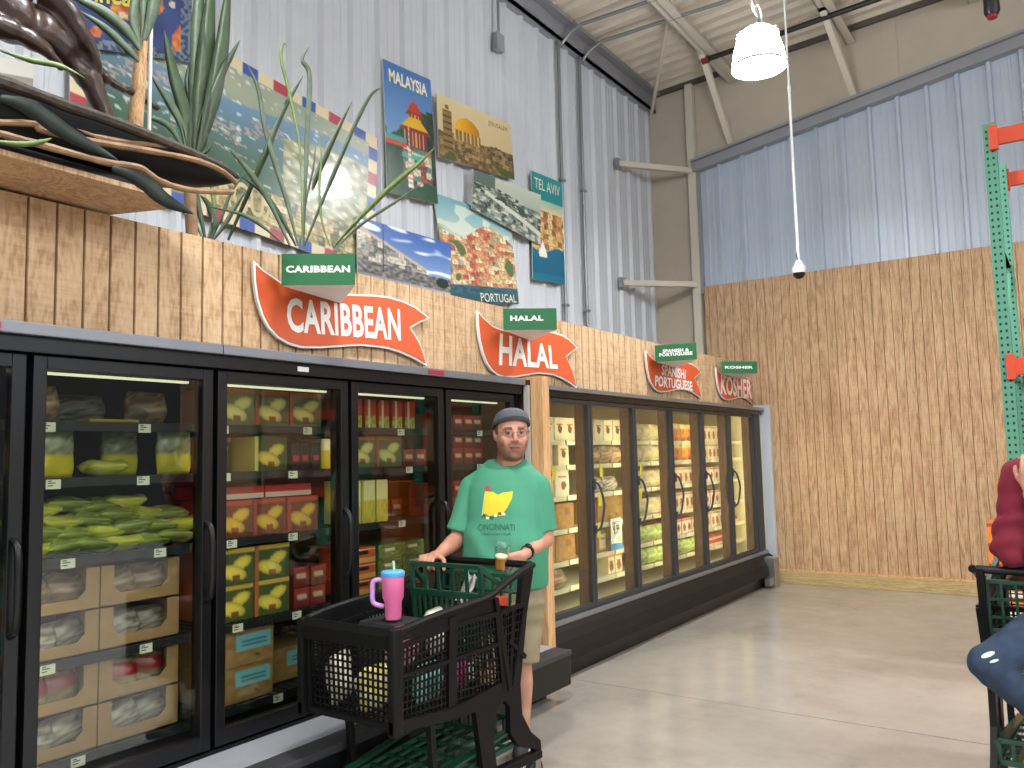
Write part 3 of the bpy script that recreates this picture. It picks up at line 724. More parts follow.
D = ['the leftmost freezer door', 'the freezer door with green pods', 'the patty freezer door', 'the freezer door behind the tumbler', 'the freezer door behind the man']
# door 1
X0 = F1X[1]+.15
g = 'bags of frozen green pods'
idx = 0
for l in range(4):
    n = 6 if l < 3 else 4
    for k in range(n):
        for dd in (0,):
            key = 'pod_yellow' if (k+l) % 3 == 0 else 'pod'
            x = X0+.0+k*.122+(l % 2)*.05
            if x > 2.3: x = 2.24
            o = place(key, 'pod_bag', x-.02, SY+.135+l*.02, 1.217+.036+l*.055, rg.uniform(-.15, .15), f'flat bag of frozen green pods, {ORD[k]} in {["lowest", "second", "third", "topmost"][l]} layer of the pile', 'bag', g)
            o.rotation_euler = (PI/2+rg.uniform(-.12, .12), rg.uniform(-.12, .12), rg.uniform(-.2, .2)); o.location.y += .0
put('clearyel', 'snack_bag', 1.66, SY+.08, 1.53, 'yellow-bottomed clear bag, leftmost above the green pods', 'bag', 'yellow bags above the pods', .1)
b = None
put('clearyel', 'snack_bag', 2.0, SY+.2, 1.53, 'yellow-bottomed clear bag, dim middle one above the green pods', 'bag', 'yellow bags above the pods', -.1)
put('clearyel', 'snack_bag', 2.19, SY+.08, 1.53, 'yellow-bottomed clear bag, rightmost above the green pods', 'bag', 'yellow bags above the pods', -.1)
o = place('pod_yellow', 'pod_bag', 1.86, SY+.12, 1.575, .05, 'yellow bag lying flat beside standing snack bag above the pods', 'bag', g); o.rotation_euler = (PI/2, 0, 0)
for k in range(3): put('dark_red', 'small_carton', 1.62+k*.07, SY+.3, 1.757, f'small dark carton, {ORD[k]} on the top shelf over the pods', 'carton', 'dark cartons on the top shelf')
for k, (x, kk, y_) in enumerate(((1.6, 'brownbag', .14), (1.86, 'whitebag', .3), (2.12, 'brownbag', .2))): put(kk, 'frozen_bag', x, SY+y_, 1.757, f'crinkled dim bag, {ORD[k]} on the top shelf over the pods', 'bag', 'dim bags on the top shelf')
# clamshell tray on top shelf
t = MB(); 
t.loft([[(1.78, SY+.05, 1.76), (2.02, SY+.05, 1.76), (2.02, SY+.2, 1.76), (1.78, SY+.2, 1.76)], [(1.76, SY+.03, 1.80), (2.04, SY+.03, 1.80), (2.04, SY+.22, 1.80), (1.76, SY+.22, 1.80)], [(1.79, SY+.06, 1.835), (2.01, SY+.06, 1.835), (2.01, SY+.19, 1.835), (1.79, SY+.19, 1.835)]])
o = t.build('clamshell_tray', M_clear); t = MB(); t.box(1.79, 2.01, SY+.06, SY+.19, 1.762, 1.775, .004); t.build('pastry', mat('yellow_pastry', '#c8a840', .7), o)
tag(o, 'clear plastic clamshell tray on the top shelf over the pods', 'tray')
def display_tray(x0, x1, y0, z0, h, label):
    """cardboard tray with a cut-away front"""
    b = MB(); w = .006; y1 = y0+.34
    b.box(x0, x1, y0, y1, z0, z0+w); b.box(x0, x1, y1-w, y1, z0+w, z0+h); b.box(x0, x0+w, y0+w, y1-w, z0+w, z0+h); b.box(x1-w, x1, y0+w, y1-w, z0+w, z0+h)
    c = .055; zc = z0+h*.3
    xs = [x0, x0+c, x0+c+.03, x1-c-.03, x1-c, x1]
    pts = [(x0, z0), (x1, z0), (x1, z0+h), (x1-c, z0+h), (x1-c, zc+.03), (x1-c-.03, zc), (x0+c+.03, zc), (x0+c, zc+.03), (x0+c, z0+h), (x0, z0+h)]
    b.prism(pts, lambda u, v, q: (u, y0+q, v), w)
    o = b.build('display_tray', M_card); return tag(o, label, 'cardboard tray', 'cardboard display trays of frozen bags')
side = {0: 'left', 1: 'right'}
for zi, z in ((1, .82), (0, .44)):
    for l in range(2):
        for k in range(2):
            x0 = X0-.13+k*.362; zz = z+.004+l*.172
            wh = f'{"upper" if l else "lower"} {side[k]} on the {"fourth" if zi else "bottom"} shelf of the pod door'
            display_tray(x0, x0+.355, SY+.02, zz, .168, 'brown cut-away cardboard tray, '+wh)
            for q in range(2):
                key = ('redbag' if (zi == 0 and l == 1) else ('whitebag' if l == 0 else 'brownbag')); key = 'whitebag' if (zi == 0 and k == 1 and l == 0) else key
                sc = .92
                o = place(key, 'frozen_bag', x0+.11+q*.14, SY+.1+q*.03, zz+.012, rg.uniform(-.2, .2), f'{"first" if q == 0 else "second"} crinkled frozen bag in tray {wh}', 'bag', 'crinkled bags in cardboard trays', sc=sc)
                o.rotation_euler = (rg.uniform(-.3, -.1), rg.uniform(-.2, .2), rg.uniform(-.2, .2))
# door 2
X0 = F1X[2]+.17; w2 = 'patty freezer door'
row('pat_grn', 'patty_carton', 'olive patty carton', 'carton', X0-.02, 3.1, SZ1[4], 'top shelf of '+w2, 'patty cartons', n=3)
put('pat_yel2', 'patty_carton', X0+.07, SY+.2, SZ1[3], 'dim patty carton set back on the second shelf of patty door', 'carton', 'patty cartons')
put('pat_yel', 'patty_carton', X0+.29, SY+.03, SZ1[3], 'bright yellow patty carton alone at the second shelf front', 'carton', 'patty cartons')
row('dark_red', 'small_carton', 'slim dark red carton', 'carton', X0+.42, X0+.66, SZ1[3], 'second shelf of '+w2, 'slim dark cartons', n=3)
put('yel_pack', 'small_carton', X0+.655, SY+.03, SZ1[3], 'yellow and cream upright pack beside the slim dark cartons', 'carton', None)
row('pat_red', 'patty_carton', 'red patty carton', 'carton', X0-.02, 3.1, SZ1[2], 'third shelf of '+w2, 'red patty cartons', n=3)
row('pat_red', 'patty_carton', 'red patty carton set back', 'carton', X0-.03, 3.0, SZ1[2]+.178, 'third shelf top of '+w2, 'red patty cartons', n=3, yo=.16) if False else None
for k in range(2):
    put('redflat', 'flat_carton', X0+.15+k*.31, SY+.1, SZ1[2]+.18, f'flat red carton laid on top of the {"left" if k == 0 else "right"} red patty cartons', 'carton', 'flat red cartons')
row('pat_yel2', 'patty_carton', 'yellow patty carton', 'carton', X0-.02, 3.1, SZ1[1], 'fourth shelf of '+w2, 'yellow patty cartons', n=2, levels=2, gap=.01)
for l in range(2): row('red_small', 'small_carton', 'small red carton', 'carton', X0+.44, X0+.66, SZ1[1]+l*.105, ('upper' if l else 'lower')+' row beside yellow patty cartons', 'small red cartons', n=2)
row('kraft_blue', 'shipping_carton', 'brown carton with pale blue label', 'carton', X0-.03, X0+.35, SZ1[0], 'bottom shelf of '+w2, 'brown cartons with blue labels', n=1, levels=2)
put('kraft_blue', 'shipping_carton', X0+.55, SY+.16, SZ1[0], 'dim brown carton set back at the bottom right of patty door', 'carton', 'brown cartons with blue labels')
# door 3
X0 = F1X[3]+.2; w3 = 'door behind tumbler'
row('tall_mix', 'slim_carton', 'red and cream slim carton', 'carton', X0, 3.8, SZ1[4], 'top shelf of '+w3, 'slim mixed cartons', n=5, gap=.025)
row('pat_grn', 'patty_carton', 'olive patty carton', 'carton', X0-.02, 3.8, SZ1[3]-.0, 'second shelf of '+w3, 'olive patty cartons', n=2, gap=.01)
row('red_small', 'small_carton', 'small red carton', 'carton', X0+.43, 3.8, SZ1[3], 'second shelf of '+w3, 'small red cartons', n=2)
row('yel_tall', 'tall_carton', 'tall pale yellow carton', 'carton', X0-.02, X0+.36, SZ1[2], 'third shelf of '+w3, 'tall yellow cartons', n=3, gap=.015)
row('org_box', 'flat_carton', 'orange flat carton', 'carton', X0-.02, X0+.22, SZ1[1], 'fourth shelf of '+w3, 'orange flat cartons', n=1, levels=3)
row('grn_box', 'flat_carton', 'green flat carton', 'carton', X0+.2, X0+.63, SZ1[1], 'fourth shelf of '+w3, 'green flat cartons', n=2, levels=3)
row('kraft_blue', 'shipping_carton', 'brown carton with pale blue label', 'carton', X0, X0+.4, SZ1[0], 'bottom shelf of '+w3, 'brown cartons with blue labels', n=1, levels=2)
# door 4
X0 = F1X[4]+.2; w4 = 'door behind man'
for i, z in enumerate(SZ1):
    row('red_small', 'small_carton', 'small red carton', 'carton', X0-.1, 4.6, z, ['bottom', 'fourth', 'third', 'second', 'top'][i]+' shelf of '+w4, 'small red cartons', n=5, levels=2 if i in (2, 3) else 1)
for i, z in enumerate(SZ1[:4]):   # dim rows set back at the right half of the tumbler door
    if i >= 2: row('red_small', 'small_carton', 'small red carton set back', 'carton', F1X[3]+.56, 3.95, z-.0, ['', '', 'third', 'second'][i]+' shelf of '+w3, 'small red cartons', n=3, yo=.28, levels=1)
# door 0 (sliver)
row('dark_red', 'small_carton', 'slim dark carton', 'carton', 1.0, 1.4, SZ1[4], 'top shelf of leftmost door', 'slim dark cartons', n=5)
row('kraft_blue', 'shipping_carton', 'brown carton with blue label', 'carton', 1.05, 1.42, SZ1[1], 'fourth shelf of leftmost door', 'brown cartons with blue labels', n=1, levels=2)
row('pat_yel', 'patty_carton', 'yellow patty carton', 'carton', 1.0, 1.42, SZ1[3], 'second shelf of leftmost door', 'yellow patty cartons', n=2)
# bright freezer contents
T2 = ['first', 'second', 'third', 'fourth', 'fifth', 'sixth']
def r2(i, si, pk, name, desc, cat, n=None, levels=1, x=0, gap=.012, xe=None):
    w_ = _PR[pk][1]+gap; n = n or 3
    while n > 0 and F2X[i]*1.07+x-.02+n*w_ > 9.76: n -= 1
    if n == 0: return
    sn = ['bottom', 'fifth', 'fourth', 'third', 'second', 'top'][si]
    row(pk, name, desc, cat, F2X[i]*1.07+x-.02, xe or F2X[i+1]*1.07, SZ2[si], f'{sn} shelf, {T2[i]} bright door', f'{desc}s', base_y=SY2, n=n, levels=levels, gap=gap)
r2(0, 5, 'cream', 'pizza_carton', 'cream pictured carton', 'carton', n=4)
r2(0, 4, 'orpic', 'food_carton', 'orange pictured carton', 'carton', n=2); r2(0, 4, 'creamtall', 'food_carton', 'white pictured carton', 'carton', n=1, x=.42) if False else r2(0, 4, 'cream', 'food_carton', 'cream carton', 'carton', n=1, x=.4)
r2(0, 3, 'orpic', 'food_carton', 'orange pictured carton', 'carton', n=2); r2(0, 3, 'creamtall', 'food_carton', 'white pictured carton', 'carton', n=1, x=.33)
r2(0, 2, 'kraft', 'shipping_carton', 'brown shipping carton', 'carton', n=2)
r2(0, 1, 'kraft', 'shipping_carton', 'brown shipping carton', 'carton', n=2)
r2(0, 0, 'brownbag', 'frozen_bag', 'tan frozen bag', 'bag', n=2)
r2(1, 5, 'cream', 'food_carton', 'cream pictured carton', 'carton', n=4)
r2(1, 4, 'brownbag', 'frozen_bag', 'tan frozen bag', 'bag', n=3)
r2(1, 3, 'whitebag', 'frozen_bag', 'white frozen bag', 'bag', n=2, gap=.03)
r2(1, 2, 'kraft_lab', 'shipping_carton', 'labelled brown carton', 'carton', n=1); r2(1, 2, 'kraft_big', 'shipping_carton', 'wide brown carton', 'carton', n=1, x=.19)
r2(1, 1, 'kraft_lab', 'shipping_carton', 'labelled brown carton', 'carton', n=2)
r2(1, 0, 'orwhite', 'food_carton', 'orange and white carton', 'carton', n=2, x=.35)
r2(2, 5, 'creambag', 'frozen_bag', 'cream frozen bag', 'bag', n=3)
r2(2, 4, 'creambag', 'frozen_bag', 'cream frozen bag', 'bag', n=3)
r2(2, 3, 'creambag', 'frozen_bag', 'cream frozen bag', 'bag', n=3)
r2(2, 2, 'creambag', 'frozen_bag', 'cream frozen bag', 'bag', n=3)
r2(2, 1, 'greenbag', 'frozen_bag', 'green frozen bag', 'bag', n=3, gap=.005)
r2(2, 0, 'greenbag', 'frozen_bag', 'green frozen bag', 'bag', n=3, gap=.005)
r2(3, 5, 'orangebag', 'frozen_bag', 'orange frozen bag', 'bag', n=4, gap=.005)
r2(3, 4, 'orangebag', 'frozen_bag', 'orange frozen bag', 'bag', n=4, gap=.005)
r2(3, 3, 'orwhite', 'food_carton', 'orange and white carton', 'carton', n=5)
r2(3, 2, 'orwhite', 'food_carton', 'orange and white carton', 'carton', n=5)
r2(3, 1, 'redwhite', 'food_carton', 'red and white carton', 'carton', n=5)
r2(3, 0, 'greenbag', 'frozen_bag', 'green frozen bag', 'bag', n=3, gap=.005)
r2(4, 5, 'orwhite', 'food_carton', 'orange and white carton', 'carton', n=5)
r2(4, 4, 'orwhite', 'food_carton', 'orange and white carton', 'carton', n=5)
r2(4, 3, 'redwhite', 'food_carton', 'red and white carton', 'carton', n=5)
r2(4, 2, 'redwhite', 'food_carton', 'red and white carton', 'carton', n=5)
r2(4, 1, 'orwhite', 'food_carton', 'orange and white carton', 'carton', n=5)
r2(4, 0, 'redflat', 'flat_carton', 'flat red and white carton', 'carton', n=2, levels=2)
r2(5, 1, 'redflat', 'flat_carton', 'flat red and white carton', 'carton', n=1)
# price sign clipped to shelf
_ps = on_y(612, 560, SY2-.03); sg = empty('price_sign', (_ps.x, _ps.y, .745), 'white and blue price sign clipped on shelf behind second bright door', 'price sign')
b = MB(); b.box(-.0, .2, 0, .003, 0, .27); b.build('card', M_signw, sg)
b = MB(); b.box(.0, .2, -.002, -.0005, 0, .055); b.build('blue_band', mat('blue_print', '#3f8ad0', .5), sg)
put_text('1.99', lambda u, v: (.06+.1*u, -.0015, .13+.09*v), 'price_digits', M_black, sg, .03)
put_text('$', lambda u, v: (.035+.02*u, -.0015, .17+.04*v), 'dollar_mark', M_black, sg, .03)
b = MB(); b.box(.13, .18, -.002, -.0005, .07, .115); b.build('yellow_patch', M_tagy, sg)
b = MB(); b.box(.03, .15, -.0015, -.0005, .235, .242); b.box(.03, .11, -.0015, -.0005, .222, .228); b.build('small_print', M_dkgrey, sg)

# ================================================================ SIGNS ON THE HEADER
FL = [(88, 115), (125, 150), (190, 195), (240, 214), (310, 230), (400, 240), (480, 243), (540, 245), (600, 252), (655, 268), (700, 290), (730, 312), (757, 335), (720, 352), (685, 372), (703, 400), (720, 430), (735, 470), (748, 518), (700, 490), (650, 467), (600, 451), (560, 445), (500, 439), (450, 441), (400, 445), (340, 449), (270, 448), (220, 434), (180, 410), (145, 372), (120, 325), (100, 260), (90, 190)]
FW = [on_y(230+x/3.793, 230+y/3.793, 3.27) for x, y in FL]
fx0 = FW[0].x; fz0 = FW[0].z; fx1 = FW[18].x; fz1 = FW[18].z
FN = [((p.x-fx0)/(fx1-fx0), (p.z-fz1)/(fz0-fz1)) for p in FW]
def inset(P, d):
    n = len(P); area = sum(P[i][0]*P[(i+1) % n][1]-P[(i+1) % n][0]*P[i][1] for i in range(n)); s = 1 if area > 0 else -1; out = []
    for i in range(n):
        a, b_, c = Vector(P[i-1]), Vector(P[i]), Vector(P[(i+1) % n])
        e1 = (b_-a).normalized(); e2 = (c-b_).normalized(); n1 = Vector((-e1.y, e1.x))*s; n2 = Vector((-e2.y, e2.x))*s
        m = (n1+n2)
        if m.length < .3: m = n1
        m.normalize(); k = d/max(.45, m.dot(n1)); q = b_+m*k; out.append((q.x, q.y))
    return out
def flag_sign(a, bpx, text, label, tb, lines=1):
    A = on_y(*a, 3.27); B = on_y(*bpx, 3.27)
    P = [(A.x+(B.x-A.x)*u, B.z+(A.z-B.z)*v) for u, v in FN]
    bd = MB(); bd.prism(P, lambda u, v, q: (u, 3.268+q, v), .018); o = bd.build('banner_sign', M_signw)
    f = MB(); f.prism(inset(P, .012), lambda u, v, q: (u, 3.263+q, v), .004); f.build('face', M_orange, o)
    tag(o, label, 'sign', 'orange banner signs')
    c = [on_y(x, y, 3.26) for x, y in tb]     # TL TR BR BL
    def T(u, v):
        t = c[0].lerp(c[1], u); bt = c[3].lerp(c[2], u); p = bt.lerp(t, v); bow = math.sin(PI*u)*.0
        return (p.x, 3.2605, p.z+bow)
    put_text(text, T, 'lettering', M_signw, o, .03, 1.05)
    return o
flag_sign((253.2, 260.3), (427.2, 366.5), 'CARIBBEAN', 'largest orange banner sign reading CARIBBEAN', ((286, 297), (400, 309), (401, 341), (288, 332)))
flag_sign((477.2, 310), (576.8, 388.5), 'HALAL', 'orange banner sign reading HALAL', ((500, 333), (556, 347), (558, 369), (499, 365)))
flag_sign((645.5, 350), (701, 399), 'SPANISH/\nPORTUGUESE', 'orange banner sign reading SPANISH/ PORTUGUESE', ((656, 363), (691, 371), (693, 391), (655, 386)))
flag_sign((716, 367.5), (753.5, 405), 'KOSHER', 'small orange banner sign reading KOSHER', ((721, 375), (751, 380), (752, 399), (721, 394)))
def wedge(face, apex, text, label, tb, h):
    """green prism sign: an upright face, two sides running back to the header, white underside"""
    zb = on_y(*apex, 3.27).z; ap = on_y(*apex, 3.27); a = on_z(*face[0], zb); c = on_z(*face[1], zb)
    zt = zb+h; n = (c-a).cross(Vector((0, 0, 1))).normalized()
    if n.y > 0: n = -n
    b = MB()
    q = lambda p, z: (p.x, p.y, z)
    b.mi = 0
    b.F([b.V(q(a, zb)), b.V(q(c, zb)), b.V(q(c, zt)), b.V(q(a, zt))]); 
    b.F([b.V(q(c, zb)), b.V(q(ap, zb)), b.V(q(ap, zt)), b.V(q(c, zt))]); b.F([b.V(q(ap, zb)), b.V(q(a, zb)), b.V(q(a, zt)), b.V(q(ap, zt))])
    inn = [p + (((a+c+ap)/3)-p)*.06 for p in (a, c, ap)]
    for i in range(3):
        p1, p2 = (a, c, ap)[i], (a, c, ap)[(i+1) % 3]; i1, i2 = inn[i], inn[(i+1) % 3]
        b.F([b.V(q(p1, zt)), b.V(q(p2, zt)), b.V(q(i2, zt)), b.V(q(i1, zt))]); b.F([b.V(q(i1, zt)), b.V(q(i2, zt)), b.V(q(i2, zb+.02)), b.V(q(i1, zb+.02))])
    b.mi = 1; b.F([b.V(q(p, zb)) for p in (a, c, ap)]); b.F([b.V(q(p, zb+.02)) for p in inn])
    o = b.build('hanging_sign', [M_green, M_signw])
    tag(o, label, 'sign', 'green three-sided signs')
    def T(u, v):
        uu = tb[0]+(tb[1]-tb[0])*u; vv = tb[2]+(tb[3]-tb[2])*v; p = a.lerp(c, uu); return (p.x+n.x*.002, p.y+n.y*.002, zb+h*vv)
    put_text(text, T, 'lettering', M_signw, o, .045, 1.08)
    return o, a, c, ap, zb, zt
W1 = wedge(((281.5, 285.5), (355.3, 285)), (341, 303.5), 'CARIBBEAN', 'green three-sided planter sign reading CARIBBEAN', (.06, .93, .4, .62), .157)
wedge(((503.5, 330), (557, 329.5)), (531, 341), 'HALAL', 'green three-sided sign reading HALAL', (.13, .75, .42, .66), .145)
wedge(((655.5, 362), (697, 359.5)), (676, 368), 'SPANISH &\nPORTUGUESE', 'green three-sided sign reading SPANISH & PORTUGUESE', (.1, .9, .3, .72), .155)
wedge(((721.5, 373.5), (757.5, 373.5)), (741, 379), 'KOSHER', 'green three-sided sign reading KOSHER', (.1, .88, .4, .62), .135)

# ================================================================ POSTERS ON THE LEFT SIDING
YP = YW-.07
def poster(px, label, art, nu=70, nv=70, th=.012, Y=YP, cat='poster', ink=None):
    c = [on_y(x, y, Y) for x, y in px]
    def P(u, v): return c[0].lerp(c[1], u).lerp(c[3].lerp(c[2], u), v)
    b = MB(); b.grid(P, nu, nv, art, Vector((0, th, 0)))
    o = b.build('travel_poster', M_gloss); tag(o, label, cat, 'travel posters on the grey siding')
    return o, (lambda u, v: P(u, v)+Vector((0, -.003, 0)))
def sky(v, top='#5b86b8', bot='#a9c4d8'): return mixc(hx(top), hx(bot), v)
def blocks(u, v, n, m, pal, seed=0, jit=.25):
    v = v+.02*nz(u, v, 7, seed); j = int(v*m); o = (math.sin(j*12.9+seed)*43758.5) % 1; x = u*n+o; i = int(x)
    h = (math.sin(i*78.2+j*37.7+seed)*9631.7) % 1
    c = hx(pal[int(h*len(pal)) % len(pal)]); fx, fy = x-i, v*m-j
    if (.3 < fx < .5 and .35 < fy < .7): c = mixc(c, (.15, .12, .1), .35)
    if fy < .16: c = mixc(c, (.1, .08, .06), .25)
    c = mixc(c, (.5, .45, .38) if nz(u, v, 30) > 0 else (.9, .85, .75), min(.5, abs(nz(u, v, 45))))
    return c
def a_malaysia(u, v):
    c = sky(v*1.5, '#3f6fae', '#7ba6cf')
    if v > .42+.12*math.sin(u*5+1)+.06*nz(u, v, 9): c = mixc(hx('#2a5238'), hx('#1d3a2c'), .5+nz(u, v, 12))
    if u > .84 and v > .28: c = mixc(hx('#18281e'), hx('#38543a'), .4+nz(u, v, 18))
    for cy, hw, hh, col in ((.30, .17, .05, '#b83a22'), (.42, .30, .055, '#e0b022')):
        t = (v-(cy-hh))/(2*hh)
        if 0 < t < 1 and abs(u-.6) < hw*(.35+.75*t): c = hx(col) if t < .75 else hx('#8c2c1c')
    if abs(u-.6) < .02 and .2 < v < .27: c = hx('#b83a22')
    if .34 < v < .37 and abs(u-.6) < .12 or .475 < v < .6 and abs(u-.6) < .22: c = hx('#7a2418') if int(u*40) % 3 else hx('#d8a070')
    if .6 < v < .9 and abs(u-.62) < .3: c = blocks(u, v, 9, 22, ['#a8442c', '#cfc0a0', '#3a7a70', '#e0d8c0', '#6a2c20'], 3)
    if .55 < v < .62 and u < .42: c = hx('#3c9c90') if v < .59 else hx('#c04830')
    if v > .86 and nz(u, v, 7) > -.05: c = hx('#244a34')
    if .66 < v < .7 and u > .3 and u < .75: c = hx('#46a89a')
    if abs(u-.46)*3 < (v-.42)*.3 and .45 < v < .92 and abs(u-.46) < .06: c = hx('#e4dccb') if int(v*50) % 2 else hx('#b0a48c')
    return c
M_cream = mat('cream_print_ink', '#efe6cc', .5)
o, T = poster(((383, 58.6), (430.5, 80), (438, 204), (387.5, 192)), 'tall blue travel poster of a red and yellow pagoda reading MALAYSIA', a_malaysia, 50, 110)
put_text('MALAYSIA', lambda u, v: T(.1+.8*u, .155-.1*v), 'lettering', M_cream, o, .03)
def a_jeru(u, v):
    c = mixc(hx('#d8c69a'), hx('#c8b084'), v)
    if v > .55+.05*nz(u, 0, 6): c = mixc(blocks(u, v, 22, 14, ['#7c6238', '#a08654', '#5a4426', '#c0a472', '#4a3820'], 5), hx('#6c5430'), .3)
    if .2 < v and .06 < u < .17 and v < .85: c = hx('#8c7040') if int(v*30) % 3 else hx('#54401f')
    if .12 < v < .2 and .09 < u < .14: c = hx('#7a5e34')
    d = ((u-.37)/.16)**2+((v-.45)/.22)**2
    if d < 1 and v < .47: c = mixc(hx('#f0b428'), hx('#a8681c'), (u-.25)*2.8)
    if .45 < v < .62 and abs(u-.37) < .17: c = hx('#8a6a38') if int(u*60) % 3 else hx('#d0b070')
    if v > .86 and nz(u, v, 5) > .05: c = hx('#4e5a2c')
    if .62 < v < .7 and u > .75 and nz(u, v, 12) > 0: c = hx('#3c4020')
    return c
o, T = poster(((436.7, 93), (510.4, 124), (514.7, 180), (439, 156.6)), 'sepia travel poster of a golden domed shrine above city walls', a_jeru, 90, 60)
put_text('JERUSALEM', lambda u, v: T(.66+.28*u, .2-.1*v), 'lettering', mat('brown_print_ink', '#8c744c', .6), o, .0)
def a_street(u, v):
    c = mixc(hx('#3f62ac'), hx('#9ab8dc'), v*1.1)
    if nz(u*1.3, v*3, 3, 4) > .12: c = mixc(c, hx('#e8eef4'), min(1, (nz(u*1.3, v*3, 3, 4)-.12)*6))
    hgt = .12+.62*u
    if v > hgt and u < .72:
        c = blocks(u, v, 16, 10, ['#c8c4b8', '#8a8c90', '#a8a090', '#5c6068', '#dcd6c4'], 9)
        if v < hgt+.05: c = hx('#c8b49c')
    if v > .66: c = mixc(hx('#4a4a50'), hx('#9c9488'), .5+1.2*nz(u, v, 22))
    if v > .88: c = mixc(hx('#8c8c90'), hx('#b0b0b0'), u)
    if math.hypot((u-.9)*1.2, v-.74) < .09: c = hx('#1c3020')
    if abs(u-.25) < .008 and .0 < v < .8: c = hx('#2c2c34')
    return c
poster(((357, 216), (451, 244), (450.5, 300), (358, 279)), 'wide postcard of a shopping street under blue cloudy sky', a_street, 100, 60, Y=YP-.02)
def a_port(u, v):
    c = mixc(hx('#6fa4ac'), hx('#b8ccc4'), v*3)
    if nz(u*1.5, v*3, 3, 7) > .05: c = mixc(c, hx('#e8e4d0'), .6)
    if v > .27+.09*math.sin(u*7): c = blocks(u, v, 13, 22, ['#c86a48', '#e0c890', '#d8b070', '#b0483a', '#ecdcb4', '#a0a884', '#d88858'], 11)
    if nz(u, v, 6, 3) > .33 and v > .4: c = hx('#5a7040')
    if v > .82: c = hx('#3c6472') if nz(u*4, v*9, 3) > -.1 else hx('#28505c')
    if v > .9: c = hx('#2c5460')
    return c
o, T = poster(((432.7, 192.4), (510, 218), (519, 304), (451, 302.5)), 'travel poster of stacked terracotta houses by water reading PORTUGAL', a_port, 80, 100, Y=YP+.01)
put_text('PORTUGAL', lambda u, v: T(.42+.54*u, .985-.09*v), 'lettering', M_cream, o, .0)
def a_bw(u, v):
    c = mixc(hx('#c4c8b8'), hx('#9aa69a'), v*2)
    if v > .18+.22*u+.05*nz(u, v, 6): c = blocks(u+.2*v, v, 20, 16, ['#4a5a56', '#8a9a90', '#2c3a38', '#c4ccbc', '#6a7a70'], 2)
    if abs(v-.5-.45*(u-.3)) < .05 and u > .15: c = hx('#c8ccb8')
    if v < .3 and u < .3: c = hx('#5c6c64')
    if v < .4+.3*u and v > .3+.2*u and nz(u, v, 8) > .1: c = hx('#3a4844')
    return c
poster(((474, 169.4), (541, 195), (540.6, 245), (472, 208)), 'black and white postcard of a hillside town overlapping two posters', a_bw, 80, 60, Y=YP-.03)
def a_tel(u, v):
    c = hx('#1f8f93') if v < .27 else mixc(hx('#cfc8a0'), hx('#e0c080'), v)
    if v > .24 and v < .34: c = mixc(hx('#9cc0b0'), hx('#d8cc9c'), (v-.24)*10)
    if .34 < v < .72 and u > .12+.5*max(0, .5-v): c = blocks(u, v, 7, 20, ['#d89a48', '#b06c2c', '#e8b868', '#8c5020', '#f0cc80'], 8)
    if v > .7+.03*math.sin(u*6): c = mixc(hx('#1a7fa0'), hx('#0e5878'), v)
    if v > .93: c = hx('#0f6c88')
    t = (v-.62)/.13
    if 0 < t < 1 and abs(u-.3) < .13*t: c = hx('#f2efe4')
    if .75 < v < .78 and .2 < u < .42: c = hx('#e8e4d8')
    return c
o, T = poster(((531.5, 170.5), (562, 183), (567, 285), (533, 279)), 'narrow teal travel poster of a waterfront with sailboat reading TEL AVIV', a_tel, 44, 110)
put_text('TEL AVIV', lambda u, v: T(.08+.82*u, .15-.1*v), 'lettering', M_cream, o, .0)
def a_big(u, v):
    U, V_ = u*20, v*12
    if u < .04 or u > .96 or v < .065 or v > .935:
        k = int(u*19) if (v < .065 or v > .935) else int(v*11)
        return (hx('#a83a48') if (k//2) % 2 else hx('#35549c')) if k % 2 else hx('#d8c9a4')
    d = v-.22-.06*math.sin(u*5)
    if d < 0: c = mixc(hx('#8c9a88'), hx('#a4a890'), .5+nz(u, v, 6))
    else: c = mixc(hx('#6c8ca8'), hx('#385a44'), min(1, d*2.6))
    if .3 < v < .58 and u < .65 and nz(u*2, v*4, 4, 1) > .1: c = mixc(c, hx('#c0a090'), .7) if nz(u, v, 60) > 0 else c
    if u > .62 and v > .25+.5*max(0, .8-u): c = mixc(hx('#6a7048'), hx('#b8b490'), .5+1.3*nz(u, v, 26))
    if v > .72: c = blocks(u, v, 34, 22, ['#7c7a48', '#c0a868', '#4c5430', '#a88a50', '#d0c08c'], 6)
    if nz(u, v, 40, 5) > .42 and v < .7: c = mixc(c, hx('#dce4e4'), .7)
    return c
o, T = poster(((70, -37), (378, 139), (373, 275), (70, 167)), 'huge airmail-bordered postcard of a lake town behind the strappy plants', a_big, 190, 110, Y=YP+.005)
put_text('NICARAGUA', lambda u, v: T(.16+.45*u, .9-.17*v), 'lettering', mat('pale_ochre_ink', '#c4b884', .5), o, .01)
def a_map(u, v):
    c = mixc(hx('#23305e'), hx('#3a4f86'), .5+nz(u, v, 4))
    if nz(u, v, 5, 2) > .28: c = mixc(hx('#b84a30'), hx('#d8a050'), .5+nz(u, v, 20))
    if nz(u, v, 9, 8) > .42: c = hx('#c8c4a8')
    if u > .9 or v > .93: c = hx('#6c7c8c') if nz(u, v, 30) > 0 else hx('#2c3c5c')
    if math.hypot((u-.62)*1.4, (v-.84)*3) < .07: c = hx('#d8d4c4')
    return c
o, T = poster(((50, -105), (193, -60), (191, 62), (66, 44)), 'dark blue illustrated map poster at the top behind the driftwood', a_map, 80, 80, Y=YP-.03)
put_text('nnea', lambda u, v: on_y(88+44*u, 1+6.5*u-15*v, YP-.036), 'lettering', mat('yellow_ink', '#d8c84a', .5), o, .02)
